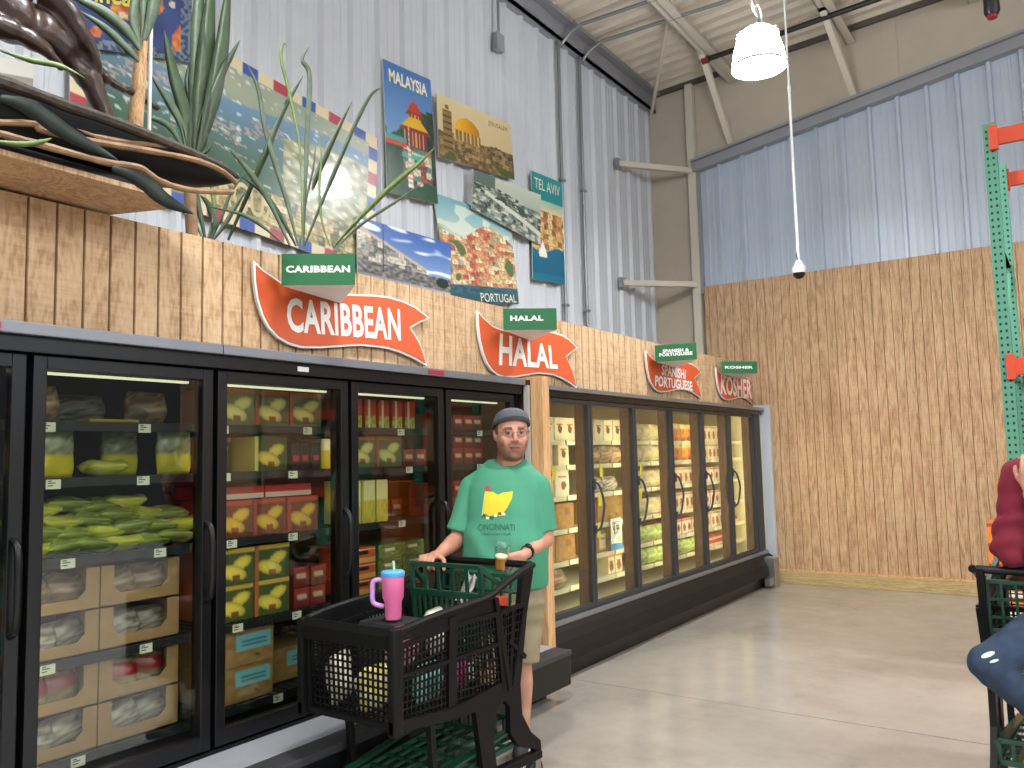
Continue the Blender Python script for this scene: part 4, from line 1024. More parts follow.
def a_small(u, v):
    c = hx('#cfccc0')
    if v > .35 and v < .35+.9*u+.2: c = hx('#8c8a7c')
    if .5 < v < .8 and .3 < u < .8: c = hx('#4a4c4c') if int(u*20) % 2 else hx('#a8a494')
    return c
poster(((-25, 52), (34, 64), (32, 106), (-25, 98)), 'small greyish framed postcard at the far left behind the driftwood', a_small, 40, 30)

# ================================================================ CANOE DISPLAY ABOVE THE HEADER
b = MB()
pts = [(-.2, 2.96), (1.86, 2.96), (1.95, 3.05), (1.78, 3.48), (1.75, 3.62), (-.2, 3.62)]
b.prism(pts, lambda u, v, q: (u, v, 2.645+q), .02)
o = b.build('display_shelf', M_ply); b = MB(); b.box(-.2, 1.7, 3.4, 3.46, 2.6, 2.645); b.box(-.2, 1.84, 2.962, 3.0, 2.665, 2.69); b.build('support_batten', M_black, o)
tag(o, 'plywood shelf jutting out over the wood header under the canoe', 'shelf')
b = MB(); rings = []
for i in range(25):
    t = i/24; x = -.2+2.44*t
    k = 1-max(0, (t-.45)/.55)**3; k = max(k, .04)
    zc = 2.88-.03*t; yc = 3.15-.11*t; hw = .18*k; dp = .19*k**.7
    n = 9; out = [(x, yc-hw*math.cos(PI*j/n), zc-dp*math.sin(PI*j/n)**.8 if 0 < j < n else zc) for j in range(n+1)]
    inn = [(x, yc+(hw*.9)*math.cos(PI*j/n), zc-.9*dp*math.sin(PI*j/n)**.8 if 0 < j < n else zc) for j in range(n+1)]
    rings.append(out+inn)
b.loft(rings); o = b.build('canoe', M_hull, None, True)
for s in (-1, 1):
    b = MB(); P = []
    for i in range(25):
        t = i/24; k = max(1-max(0, (t-.45)/.55)**3, .02); P.append((-.2+2.46*t, 3.15-.11*t+s*.185*k, 2.892-.03*t+.006*nz(i, s, .7)))
    b.tube(P, [.02*(1+.3*nz(i, s, .9, 4)) for i in range(24)]+[.006], 8); b.build('gunwale', M_bark, o, True)
tag(o, 'black hulled canoe with rough dark gunwale lying on the overhead shelf', 'canoe')
def vine(px, Ys, r, label, m=M_vine):
    pts = [on_y(x, y, Y) for (x, y), Y in zip(px, Ys)]; q = smooth_pts(pts, 6)
    b = MB(); b.tube(q, [r*(1+.25*nz(i, r*100, .6)) for i in range(len(q))], 8); return tag(b.build('dried_vine', m, None, True), label, 'vine')
vine([(-10, 100), (15, 108), (60, 124), (110, 140), (166, 146)], [2.93, 2.93, 2.93, 2.93, 2.95], .013, 'upper peeled vine pole laid along the canoe side')
vine([(-10, 122), (35, 124), (42, 130), (90, 141), (150, 151), (195, 160), (222, 171), (236, 183)], [2.91]*5+[2.92, 2.95, 3.0], .012, 'middle knobbly vine pole curving to the canoe tip')
vine([(-10, 131), (20, 139), (60, 150), (105, 162), (140, 168), (160, 181), (190, 190), (232, 192)], [2.9]*6+[2.93, 3.0], .013, 'lowest wavy vine pole hanging below the canoe')
# driftwood
pts = [on_y(x, y, Y) for x, y, Y in ((-40, -30, 3.2), (5, 12, 3.2), (50, 38, 3.18), (75, 62, 3.18), (92, 85, 3.16), (111, 134, 3.15))]
q = smooth_pts(pts, 6); b = MB(); n = len(q)
b.tube(q, [(.155-.115*(i/(n-1))**.75)*(1+.12*nz(i, 0, .5)) for i in range(n)], 18, flat=.8)
o_d = b
for px, r0, r1 in ((((40, -20, 3.12), (70, 15, 3.1), (90, 50, 3.1), (100, 72, 3.12)), .06, .012), (((80, 62, 3.2), (110, 82, 3.25), (135, 95, 3.3), (160, 110, 3.35)), .035, .012), (((-30, 20, 3.1), (10, 30, 3.08), (45, 50, 3.08), (62, 70, 3.12)), .06, .02)):
    p = smooth_pts([on_y(x, y, Y) for x, y, Y in px], 6); o_d.tube(p, [r0+(r1-r0)*i/(len(p)-1) for i in range(len(p))], 12)
o = remesh(o_d, 'driftwood', .011, M_drift, None, 3); push(o, lambda c: .016*nz(c.x*7, c.z*5, 1, c.y*7)-.012*max(0, nz(c.x*16, c.z*9, 1, 3))*2)
tag(o, 'glossy dark brown driftwood branch slanting down onto the canoe', 'driftwood')
# plants
def leaf_strip(b, pts, w, fold=.25, taper=(.35, 1, .0), seed=0):
    P = smooth_pts(pts, 7); n = len(P); L = []; camd = Vector((0, -.8, -.35)).normalized()
    for i, p in enumerate(P):
        t = (P[min(i+1, n-1)]-P[max(i-1, 0)]).normalized(); s = t.cross(camd)
        s = s.normalized() if s.length > .01 else Vector((1, 0, 0))
        f = i/(n-1); k = (taper[0]+(1-taper[0])*min(1, f/.35)) if f < .35 else (1 if f < .55 else max(.04, 1-((f-.55)/.45)**1.6))
        nn = s.cross(t).normalized(); ww = w*k/2*(1+.12*nz(i, seed, .5))
        L.append([p-s*ww+nn*ww*fold, p-s*ww*.5+nn*ww*fold*.4, p, p+s*ww*.5+nn*ww*fold*.4, p+s*ww+nn*ww*fold, p+nn*.0018])
    V = [[b.V(q) for q in r] for r in L]
    for A, B in zip(V, V[1:]):
        for k in range(5): b.F((A[k], A[k+1], B[k+1], B[k])) if k < 4 else None
        b.F((A[4], A[5], B[5], B[4])); b.F((A[5], A[0], B[0], B[5]))
def plant(name, label, leaves, mats, base=None, Y0=3.3, group=None):
    root = empty(name, base or (0, 0, 0), label, 'plant', group)
    for k, (px, w) in enumerate(leaves):
        pts = [on_y(q[0], q[1], q[2] if len(q) > 2 else Y0)-root.location for q in px]
        b = MB(); leaf_strip(b, pts, w, seed=k*3.1); b.build('leaf', mats[k % len(mats)], root, 'all')
    return root
zb, zt = W1[4], W1[5]
bc = (W1[1]+W1[2]+W1[3])/3; bc = Vector((bc.x, bc.y, zt-.05))
Yb = bc.y
LV = [(((298, 246), (286, 200), (266, 134), (258, 90), (247, 64)), .03), (((228, 240, 3.3), (262, 160), (283, 110), (303, 76)), .036),
      (((302, 246), (300, 155), (290, 97), (281, 60), (283, 44), (287, 46)), .02), (((303, 246), (305, 180), (307, 126), (309, 75), (302, 60), (309, 47)), .034),
      (((312, 190, 3.1), (316, 176, 3.1), (332, 140, 3.1), (352, 101, 3.1)), .042), (((304, 246), (324, 196), (353, 128), (370, 96), (381, 88)), .03),
      (((334, 246), (354, 223), (391, 186), (420, 162), (437, 145)), .036), (((338, 246), (360, 225), (395, 202), (422, 183)), .02),
      (((290, 246), (268, 200), (246, 168), (228, 148)), .03), (((296, 246), (280, 216), (262, 192), (240, 176)), .026), (((330, 246), (322, 222), (319, 190), (321, 160), (319, 130)), .018),
      (((286, 246), (262, 226), (240, 214), (205, 206)), .018), (((300, 246), (306, 200), (313, 168), (316, 140)), .014)]
LV2 = [(tuple((q[0], q[1], q[2] if len(q) > 2 else Yb+.02*math.sin(i*2.3)) for q in px), w) for i, (px, w) in enumerate(LV)]
plant('potted_strap_plant', 'strappy green plant growing out of the CARIBBEAN planter sign', LV2, [M_leaf2, M_leaf, M_leaf3, M_leaf2], bc)
P2v = on_y(205, 245, 3.45)
plant('strap_plant', 'small strappy plant behind the header left of the planter sign', [
    (((206, 244), (200, 215), (196, 190), (199, 165)), .03), (((206, 244), (214, 215), (212, 190), (206, 150)), .03), (((208, 246), (224, 225), (236, 205), (246, 190)), .028),
    (((204, 246), (214, 228), (208, 205), (200, 195)), .035), (((206, 246), (196, 225), (186, 215), (178, 205)), .02), (((208, 246), (222, 215), (232, 190), (250, 168)), .02)], [M_leaf, M_leaf3, M_leaf2], Vector((P2v.x, 3.45, 2.4)), 3.45)
# tall dracaena clump behind the canoe tip
plant('tall_leafy_plant', 'tall clump of long broad leaves rising behind the canoe tip', [
    (((196, 152), (200, 100), (206, 40), (213, -40)), .1), (((192, 150), (196, 90), (197, 30), (200, -40)), .09), (((199, 152), (211, 100), (221, 45), (230, -30)), .09), (((190, 150), (184, 115), (172, 70), (164, 30)), .065),
    (((186, 150), (181, 125), (166, 98), (150, 74)), .04), (((194, 150), (203, 118), (222, 72), (240, 40)), .05), (((188, 152), (192, 110), (188, 80), (193, 55)), .05), (((184, 152), (172, 130), (158, 120), (146, 118)), .03), (((200, 155), (208, 148), (205, 130), (209, 115)), .03)],
    [M_leaf, M_leaf2, M_leaf], on_y(195, 150, 3.35), 3.35)
r = empty('staked_plant', on_y(135, 128, 3.3), 'leafy plant on a thick bare cane tied to a white stake', 'plant')
def rel(x, y, Y): return on_y(x, y, Y)-r.location
b = MB(); b.tube([rel(135, 130, 3.3), rel(139, 80, 3.3), rel(143, 30, 3.3), rel(146, -30, 3.3)], [.032, .03, .024, .02], 12); b.build('cane', mat_ply('bare_cane', '#8a6a48', '#b08a60', '#c09c74', (10, 10, 3)), r, True)
b = MB(); b.tube([rel(149, 132, 3.28), rel(151, 30, 3.28), rel(152, -30, 3.28)], .0085, 8); b.build('stake', mat('pale_cane_stake', '#c8c4ba', .5), r, True)
for px, w in ((((140, 50), (125, 30), (100, 10), (62, -8)), .05), (((140, 45), (133, 20), (136, -10), (134, -40)), .05), (((144, 40), (152, 10), (158, -20), (166, -50)), .06), (((139, 62), (128, 50), (105, 28), (78, 10)), .035), (((142, 40), (144, 10), (142, -20), (140, -40)), .05)):
    b = MB(); leaf_strip(b, [rel(x, y, 3.22) for x, y in px], w); b.build('leaf', M_leaf2, r, 'all')
for (px, Ys, w, lb) in ((((0, 98), (30, 108), (70, 135), (118, 160)), 2.88, .06, 'long dark fallen leaf draped across the canoe side'),
                       (((112, 168), (140, 180), (165, 200), (194, 214)), 2.87, .06, 'dark fallen leaf hanging off the canoe tip over the header'),
                       (((-10, 140), (20, 144), (40, 142), (52, 138)), 2.87, .02, 'thin green leaf sprig at the canoe far left'),
                       (((0, 50), (30, 60), (60, 66), (85, 78)), 3.05, .022, 'thin dark leaf crossing below the driftwood')):
    b = MB(); leaf_strip(b, [on_y(x, y, Ys) for x, y in px], w); tag(b.build('fallen_leaf', M_leafd if w > .03 else M_leaf3, None, 'all'), lb, 'leaf')
b = MB(); q0 = on_y(192, 240, 3.45); b.tube([q0, on_y(190, 190, 3.45)], .028, 10); tag(b.build('bamboo_stump', M_vine, None, True), 'short tan cane stub behind the header under the canoe tip', 'cane')

# ================================================================ PALLET RACK
RX0, RX1, RY0, RY1, RZ = 6.8, 7.87, .4, -2.35, 3.92
rk = empty('pallet_rack', (RX0, RY0, 0), 'green pallet rack with orange beams against the plywood at right', 'rack')
for (x, y) in ((RX0, RY0), (RX1, RY0), (RX0, RY1), (RX1, RY1)):
    b = MB(); x_, y_ = x-RX0, y-RY0; d = -1 if x == RX0 else 1
    fx = x_-.035*1 if d < 0 else x_+.035
    b.box(x_-.035, x_-.031, y_-.04, y_+.04, .0, RZ); b.box(x_-.031, x_+.035, y_-.04, y_-.036, .0, RZ); b.box(x_-.031, x_+.035, y_+.036, y_+.04, 0, RZ)
    b.box(x_+.025, x_+.035, y_-.04, y_-.02, 0, RZ); b.box(x_+.025, x_+.035, y_+.02, y_+.04, 0, RZ)
    b.box(x_-.06, x_+.06, y_-.06, y_+.06, 0, .008); b.mi = 1
    z = .1
    while z < RZ-.04:
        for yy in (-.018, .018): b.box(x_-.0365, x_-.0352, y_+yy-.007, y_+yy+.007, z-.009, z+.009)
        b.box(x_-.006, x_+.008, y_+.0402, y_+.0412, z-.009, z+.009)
        z += .0508
    b.build('upright', [M_rackg, M_hole], rk)
for y in (0, RY1-RY0):
    b = MB(); z = .2; k = 0
    while z < RZ-.5:
        b.bar((.0, y, z), (RX1-RX0, y, z+(.9 if k % 2 == 0 else 0)), .03, .03) ; b.bar((.0, y, z), (RX1-RX0, y, z), .03, .03); z += .95; k += 1
    b.build('brace', M_rackg, rk)
for x in (-.05, RX1-RX0+.05):
    for z in (3.8, 2.125, 1.2):
        b = MB(); b.box(x-.015, x+.02, RY1-RY0+.05, -.05, z-.06, z+.06, .004); b.box(x-.02, x+.03, -.055, -.0, z-.09, z+.09, .003); b.box(x-.02, x+.03, RY1-RY0, RY1-RY0+.055, z-.09, z+.09, .003); b.build('beam', M_racko, rk)
b = MB()
for z in (2.125, 1.2):
    for k in range(26): yy = -.1-k*.102; b.box(-.04, RX1-RX0+.04, yy-.004, yy+.004, z+.052, z+.06)
    for k in range(9): xx = .0+k*.13; b.box(xx-.004, xx+.004, RY1-RY0+.06, -.06, z+.046, z+.052)
b.build('wire_deck', M_steel, rk)
carton('ob', .38, .32, .13, lambda u, v: hx('#f0e6d8') if (.2 < u < .6 and .3 < v < .6) else (hx('#b84820') if v < .2 else hx('#e88434')), hx('#dc7428'))
carton('rackred', .4, .5, .28, lambda u, v: hx('#b89880') if (.2 < u < .8 and .35 < v < .55) else hx('#6e3a2c'), hx('#5c3226'), nu=8, nv=8)
nm = ['bottom', 'second', 'third', 'fourth', 'fifth', 'top']
b = MB(); b.box(6.3, 6.7, .1, .55, .11, .125)
for k in range(3): b.box(6.3, 6.7, .1+k*.18, .19+k*.18, .0, .105)
b.box(6.3, 6.7, .1, .55, .105, .11)
tag(b.build('pallet', M_lumber), 'wooden pallet under the orange carton stack beside the rack', 'pallet')
for k in range(7):
    nmk = 'topmost' if k == 6 else ['lowest', 'second lowest', 'third lowest', 'middle', 'third highest', 'second highest'][k]
    o = place('ob', 'orange_carton', 6.33, .37, .128+k*.133, -PI/2, f'orange carton, {nmk} in the stack beside the rack', 'carton', 'orange cartons by the rack')
b = MB(); b.box(6.38, 6.62, .24, .49, 1.062, 1.34, .02); tag(b.build('orange_jug', mat('bright_orange_plastic', '#ec7c1c', .45)), 'plain bright orange box standing on top of the orange carton stack', 'box')
for k in range(6): place('rackred', 'red_carton', 6.8, RY0-.32-k*.42, 1.262, -PI/2, 'red carton on the rack shelf, hidden right of the picture', 'carton', 'red cartons on the rack')
for k in range(6): place('rackred', 'red_carton', 6.8, RY0-.32-k*.42, 2.187, -PI/2, 'red carton on the upper rack shelf, hidden right of the picture', 'carton', 'red cartons on upper rack')

# ================================================================ SHOPPING CARTS
def panel(b, A, B, C, D, nu, nv, t=.005, border=.016, d=.006):
    """bars between A-B (top) and D-C (bottom)"""
    A, B, C, D = map(Vector, (A, B, C, D)); n = (B-A).cross(D-A).normalized()
    def P(u, v): return A.lerp(B, u).lerp(D.lerp(C, u), v)
    for i in range(1, nu): b.bar(P(i/nu, 0), P(i/nu, 1), d, t, up=n)
    for j in range(1, nv): b.bar(P(0, j/nv), P(1, j/nv), d, t, up=n)
    for p, q in ((A, B), (B, C), (C, D), (D, A)): b.bar(p, q, border, border, .002, up=n)
def make_cart(loc, rz, label):
    r = empty('shopping_cart', loc, label, 'shopping cart', None, rz)
    WF, WR = .25, .28; FZ, FB = .895, .53
    F = lambda s, z: (.95+.03*(FZ-z)*-1, s*WF*(.94+.06*(z-FB)/(FZ-FB)), z)
    # basket grid
    b = MB()
    panel(b, F(-1, .86), F(1, .86), F(1, FB), F(-1, FB), 17, 12, .008, .03, .007)
    for s in (-1, 1):
        panel(b, (.95, s*.25, .83), (.62, s*.262, .86), (.62, s*.252, .515), (.95, s*.236, FB), 13, 11, .008, .022, .007)
        panel(b, (.60, s*.262, .86), (.30, s*.272, .86), (.24, s*.262, .49), (.60, s*.252, .515), 13, 11, .008, .022, .007)
        b.bar((.61, s*.268, .9), (.61, s*.255, .5), .05, .018, up=(0, 1, 0)); b.bar((.95, s*.26, .72), (.26, s*.268, .72), .016, .018, up=(0, 1, 0))
        panel(b, (.27, s*.275, .86), (.08, s*.282, .87), (.17, s*.266, .5), (.22, s*.262, .49), 6, 10, .008, .02, .006)
    panel(b, (.95, -.236, FB-.002), (.95, .236, FB-.002), (.2, .262, .488), (.2, -.262, .488), 14, 20, .006, .02, .007)
    panel(b, (.16, -.27, .86), (.16, .27, .86), (.19, .262, .49), (.19, -.262, .49), 14, 9, .006, .02, .006)
    b.build('basket', M_cartb, r)
    # rim
    b = MB()
    rimp = lambda s: [(.955, s*.22, .895), (.93, s*.268, .9), (.75, s*.276, .92), (.5, s*.282, .935), (.35, s*.284, .95), (.2, s*.286, 1.0), (.05, s*.288, 1.04), (.0, s*.286, 1.045)]
    for s in (-1, 1): b.tube(smooth_pts(rimp(s), 4), .017, 8)
    b.loft([[(.955, y, .82), (.985, y*1.0, .83), (.99, y, .885), (.97, y, .912), (.94, y, .905)] for y in [-.25+.5*i/8 for i in range(9)]])
    for s in (-1, 1):
        b.box(.93, .985, s*.262-.02, s*.262+.02, .5, .91, .01)
        b.prism([(.95, .9), (.95, .86), (.3, .855), (.3, .94), (.5, .93)], lambda u, v, q, s=s: (u, s*(.265+.0*u)+q-.006, v), .012)
    b.build('rim', M_cartb, r, True)
    b = MB()
    b.bar((.955, -.15, .86), (.955, .15, .86), .03, .07, .01, up=(0, 0, 1)); b.build('front_grip', M_black, r)
    # side frames with legs
    for s in (-1, 1):
        b = MB()
        arch = [(.0, 1.06), (.07, 1.0), (.1, .86), (.17, .55), (.62, .52), (.985, .56), (.985, .515), (.62, .475), (.46, .465), (.43, .3), (.4, .13), (.30, .13), (.33, .3), (.3, .44), (.24, .46), (.2, .42), (.2, .3), (.13, .22), (.0, .17), (-.02, .1), (-.06, .12), (-.05, .2), (.03, .26), (.1, .36), (.11, .5), (.04, .82), (-.02, 1.0), (-.03, 1.05)]
        b.prism(arch, lambda u, v, q, s=s: (u, s*.258+q-.014, v), .028)
        b.bar((.3, s*.272, .93), (.2, s*.268, .5), .028, .022, up=(0, 1, 0)); b.bar((.07, s*.272, .62), (.2, s*.272, .72), .02, .02, up=(0, 1, 0))
        b.build('side_frame', M_cartb, r)
        b = MB(); b.bar((-.04, s*.265, .14), (.88, s*.235, .17), .035, .05, .006, up=(0, 1, 0)); b.bar((.7, s*.235, .17), (.73, s*.24, .52), .03, .03, .004, up=(0, 1, 0)); b.build('lower_rail', M_cartb, r)
    b = MB(); b.tube([(0, -.27, 1.045), (0, .27, 1.045)], .018, 12); b.build('handle', M_black, r, True)
    # child seat
    b = MB()
    panel(b, (.34, -.2, 1.07), (.34, .22, 1.07), (.33, .22, .94), (.33, -.2, .94), 5, 1, .012, .02, .016)
    panel(b, (.33, -.2, .93), (.33, .22, .93), (.3, .22, .68), (.3, -.2, .68), 12, 1, .012, .018, .012)
    panel(b, (.05, -.24, .99), (.05, .24, .99), (.07, .24, .76), (.07, -.24, .76), 9, 3, .01, .018, .01)
    panel(b, (.3, -.2, .76), (.3, .2, .76), (.07, .24, .78), (.07, -.24, .78), 9, 4, .008, .016, .012)
    for s in (-1, 1): b.bar((.34, s*.21, 1.07), (.2, s*.25, .96), .02, .02); b.bar((.2, s*.25, .96), (.16, s*.265, .94), .018, .018)
    b.build('child_seat', M_tgreen, r)
    # lower tray
    b = MB()
    panel(b, (.85, -.2, .2), (.85, .2, .2), (.06, .24, .23), (.06, -.24, .23), 7, 7, .012, .022, .018)
    panel(b, (.06, -.24, .32), (.06, .24, .32), (.06, .24, .23), (.06, -.24, .23), 9, 1, .01, .02, .014)
    for s in (-1, 1): b.bar((.85, s*.2, .22), (.06, s*.24, .31), .012, .04, up=(0, 1, 0))
    b.build('lower_tray', M_tgreen, r)
    for (x, y, z0) in ((-.02, -.25, .11), (-.02, .25, .11), (.8, -.225, .15), (.8, .225, .15)):
        b = MB(); T = Matrix.Rotation(PI/2, 3, 'X')
        b.lathe([(.02, -.018), (.055, -.016), (.06, -.008), (.06, .008), (.055, .016), (.02, .018)], at=(x, y, .06), T=T, n=20)
        wv = b.build('wheel', M_dkgrey, r, True)
        b = MB(); b.box(x-.022, x+.022, y-.026, y-.02, .05, z0+.02); b.box(x-.022, x+.022, y+.02, y+.026, .05, z0+.02); b.box(x-.024, x+.024, y-.028, y+.028, z0-.0, z0+.025, .004); b.build('caster_fork', M_steel, wv)
    return r
make_cart((3.38, 2.53, 0), PI, 'black mesh shopping cart with green child seat held by man in green shirt')
make_cart((4.08, .14, 0), 0, 'black and green shopping cart at right beside person in maroon')
# groceries in the near cart, resting on its basket floor
def grocery(key, x, y, z, label, rz=0, cat='bag', name='grocery_bag'): return place(key, name, x, y, z, rz, label, cat, None)
pillow('yel_groc', .2, .12, .17, lambda u, v: mixc(hx('#d8c838'), hx('#e8e4c8'), .5+1.2*nz(u, v, 9)), 21)
pillow('pink_groc', .17, .1, .16, lambda u, v: mixc(hx('#c83858'), hx('#e8d0cc'), .4+1.2*nz(u, v, 8)), 22)
pillow('teal_groc', .17, .1, .15, lambda u, v: mixc(hx('#58b8b0'), hx('#d8e8e0'), .4+1.2*nz(u, v, 8)), 23)
pillow('mag_groc', .16, .1, .14, lambda u, v: mixc(hx('#b82a78'), hx('#702048'), .4+1.2*nz(u, v, 8)), 24)
pillow('wht_groc', .2, .12, .2, lambda u, v: mixc(hx('#e8e2d4'), hx('#b8ac98'), .4+1.2*nz(u, v, 8)), 25)
grocery('yel_groc', 2.56, 2.5, .545, 'yellow grocery bag at the low front corner of the near cart')
grocery('wht_groc', 2.54, 2.7, .545, 'white grocery bag at the front of the near cart', .4)
grocery('pink_groc', 2.6, 2.4, .715, 'pink grocery bag lying on the yellow bag in the near cart')
grocery('teal_groc', 2.78, 2.41, .535, 'teal grocery bag against the side of the near cart')
grocery('mag_groc', 2.97, 2.41, .53, 'magenta grocery bag low in the rear of the near cart')
grocery('wht_groc', 3.0, 2.55, .67, 'white grocery bag heaped at the rear of the near cart', .3)
b = MB(); b.box(2.66, 2.86, 2.48, 2.72, .525, .862, .02); b.tube(smooth_pts([(2.7, 2.6, .862), (2.72, 2.6, .872), (2.8, 2.6, .872), (2.82, 2.6, .862)], 4), .006, 6)
tag(b.build('tote_bag', mat('black_canvas', '#18181a', .9)), 'black boxy tote bag in the near cart under the pink tumbler', 'bag')
tb = empty('tumbler', (2.71, 2.545, .875), 'pink tumbler with lilac handle and blue lid in the near cart', 'tumbler')
M_pink = mat('pink_enamel', '#dc6c9c', .35, coat=.3)
b = MB(); b.lathe([(.033, 0), (.036, .01), (.038, .075), (.047, .095), (.05, .18), (.05, .19)], n=28); b.build('body', M_pink, tb, True)
b = MB(); b.lathe([(.051, .185), (.053, .19), (.053, .204), (.046, .21), (.01, .212)], n=28); b.build('lid', mat('blue_lid', '#58a8e0', .35), tb, True)
b = MB(); b.tube([(.01, .0, .2), (.015, .01, .25)], .005, 8); b.build('straw', mat('green_straw', '#a8d8a0', .3), tb, True)
hd = (Vector((-.55, .83, 0))).normalized()
b = MB(); b.tube(smooth_pts([hd*.046+Vector((0, 0, .17)), hd*.085+Vector((0, 0, .165)), hd*.092+Vector((0, 0, .12)), hd*.086+Vector((0, 0, .07)), hd*.04+Vector((0, 0, .055))], 5), .011, 10); b.build('handle', mat('lilac_plastic', '#c890d8', .35), tb, True)
b = MB(); vs = []
for i in range(9):
    for j in range(7):
        pass
b.grid(lambda u, v: (3.16+.1*u, 2.42+.14*u+.08*v+.02*nz(u, v, 3), 1.0-.17*v+.05*nz(u, v, 4, 3)), 8, 8, lambda u, v: (.93, .92, .9), Vector((.004, .004, 0)))
tag(b.build('paper_napkin', M_print, None, 'all'), 'crumpled white paper standing in the green child seat', 'paper')
b = MB(); b.box(3.18, 3.3, 2.34, 2.46, .8, .9, .008); tag(b.build('red_pack', mat('red_pack_print', '#c8452e', .5)), 'small red pack in the child seat beside the cart handle', 'pack')

# ================================================================ PEOPLE
def xf(origin, ang):
    F = Vector((math.cos(ang), math.sin(ang), 0)); L = Vector((-math.sin(ang), math.cos(ang), 0)); O = Vector(origin)
    return lambda x, y, z: O + L*x + F*y + Vector((0, 0, z))
def hand(b, wrist, fwd, up, side, curls, s=1.0, thumb_curl=.5, spread=.06):
    """fwd: along the hand, up: back of the hand, side: towards the thumb"""
    f, u, d = fwd.normalized(), up.normalized(), side.normalized(); w = Vector(wrist)
    b.cone(w, .026*s, w+f*.03*s, .026*s, 12)
    for k in range(4):
        o = (.030-.020*k)*s
        b.cone(w+f*.025*s+d*o*.8, .0155*s, w+f*.088*s+d*o*1.08, .0125*s, 10)
    for k, (ln, r) in enumerate(((.072, .0093), (.080, .0095), (.074, .009), (.058, .0082))):
        o = (.031-.0205*k)*s; p = w+f*.088*s+d*o*1.08; a = 0; dirn = (f+d*(spread*(1.2-k*.9))).normalized()
        for seg, fr in enumerate((.45, .3, .25)):
            a += curls[k]*(1, 1.15, .8)[seg]
            q = p + (dirn*math.cos(a)-u*math.sin(a))*ln*fr*s
            b.cone(p, r*s*(1-.07*seg), q, r*s*(.95-.08*seg), 10); p = q
    p = w+f*.03*s+d*.024*s; td = (f*.55+d*.75-u*.35).normalized()
    for seg, ln in enumerate((.042, .032, .026)):
        q = p+td*ln*s; b.cone(p, (.0145, .0118, .0105)[seg]*s, q, (.012, .0105, .009)[seg]*s, 10); p = q
        td = (td*math.cos(thumb_curl)+(f*.6-u*.7-d*.25).normalized()*math.sin(thumb_curl)).normalized()
def ering(T, cx, cy, z, rx, ry, n=28, sq=.85):
    out = []
    for k in range(n):
        a = 2*PI*k/n; c, s = math.cos(a), math.sin(a)
        out.append(T(cx+rx*abs(c)**sq*math.copysign(1, c), cy+ry*abs(s)**sq*math.copysign(1, s), z))
    return out
# ---- man in green shirt
MA = math.radians(205); T = xf((3.66, 2.60, 0), MA)
HA = math.radians(225); HT0 = T(.05, .035, 1.693)
HF = Vector((math.cos(HA), math.sin(HA), -.04)).normalized(); HL = Vector((-math.sin(HA), math.cos(HA), .0)).normalized(); HU = HF.cross(HL)*-1
if HU.z < 0: HU = -HU
HS = 1.12
def H(x, y, z): return HT0 + (HL*x + HF*y + HU*z)*HS
HM = Matrix((HL*HS, HF*HS, HU*HS)).transposed()
man = empty('person', (0, 0, 0), 'person in green T-shirt, khaki shorts and backwards grey cap, hands on the shopping cart', 'person')
b = MB()
b.ball(H(0, -.008, .022), .080, .100, .108, 24, HM)
b.ball(H(0, .01, -.04), .076, .08, .08, 20, HM)
b.ball(H(0, .028, -.075), .062, .06, .052, 16, HM)
b.ball(H(0, .068, -.1), .027, .022, .02, 12, HM)
for s in (-1, 1):
    b.ball(H(s*.043, .055, -.03), .027, .028, .028, 12, HM)
    b.cone(H(s*.012, .083, .034), .0125, H(s*.048, .068, .032), .0115, 10)
    b.ball(H(s*.080, -.006, -.002), .009, .017, .029, 12, HM); b.ball(H(s*.083, -.014, .01), .006, .015, .017, 10, HM)
    b.ball(H(s*.012, .098, -.028), .0095, .011, .008, 10, HM)
b.cone(H(0, .088, .022), .009, H(0, .108, -.02), .0125, 12); b.ball(H(0, .108, -.022), .0125, .013, .011, 10, HM)
b.ball(H(0, .088, -.056), .024, .010, .0055, 12, HM); b.ball(H(0, .086, -.068), .021, .010, .0065, 12, HM)
b.cone(H(0, -.015, -.06), .07, T(.02, -.01, 1.48), .08, 18)
b.cone(T(-.12, -.01, 1.42), .04, T(.12, -.01, 1.42), .04, 14)
torso = [(.9, .14, .1), (1.1, .16, .12), (1.3, .16, .11), (1.44, .15, .08), (1.5, .07, .06)]
b.loft([ering(T, 0, .0, z, a, c) for z, a, c in torso])
# arms: shoulder, elbow, wrist
RS, RE, RWr = T(-.185, -.01, 1.42), T(-.255, .03, 1.14), T(-.315, .25, 1.075)
LS, LE, LWr = T(.18, -.01, 1.42), T(.215, .0, 1.13), T(.135, .225, 1.075)
for S, E_, W in ((RS, RE, RWr), (LS, LE, LWr)):
    b.cone(S, .05, E_, .05, 16); m = E_.lerp(W, .3); b.cone(E_, .048, m, .047, 16); b.cone(m, .047, W, .028, 16)
hdl = Vector((0, 1, 0))
hand(b, RWr, (T(-.345, .335, 1.075)-RWr)+Vector((-.02, 0, 0)), Vector((-.1, 0, 1)), (T(.1, 0, 0)-T(0, 0, 0)), (.75, .8, .85, .9), 1.05, .6)
hand(b, LWr, (T(.075, .33, 1.05)-LWr), T(.5, .3, .75)-T(0, 0, 0), (T(-.45, .75, .5)-T(0, 0, 0)), (.62, .66, .7, .75), 1.08, .55)
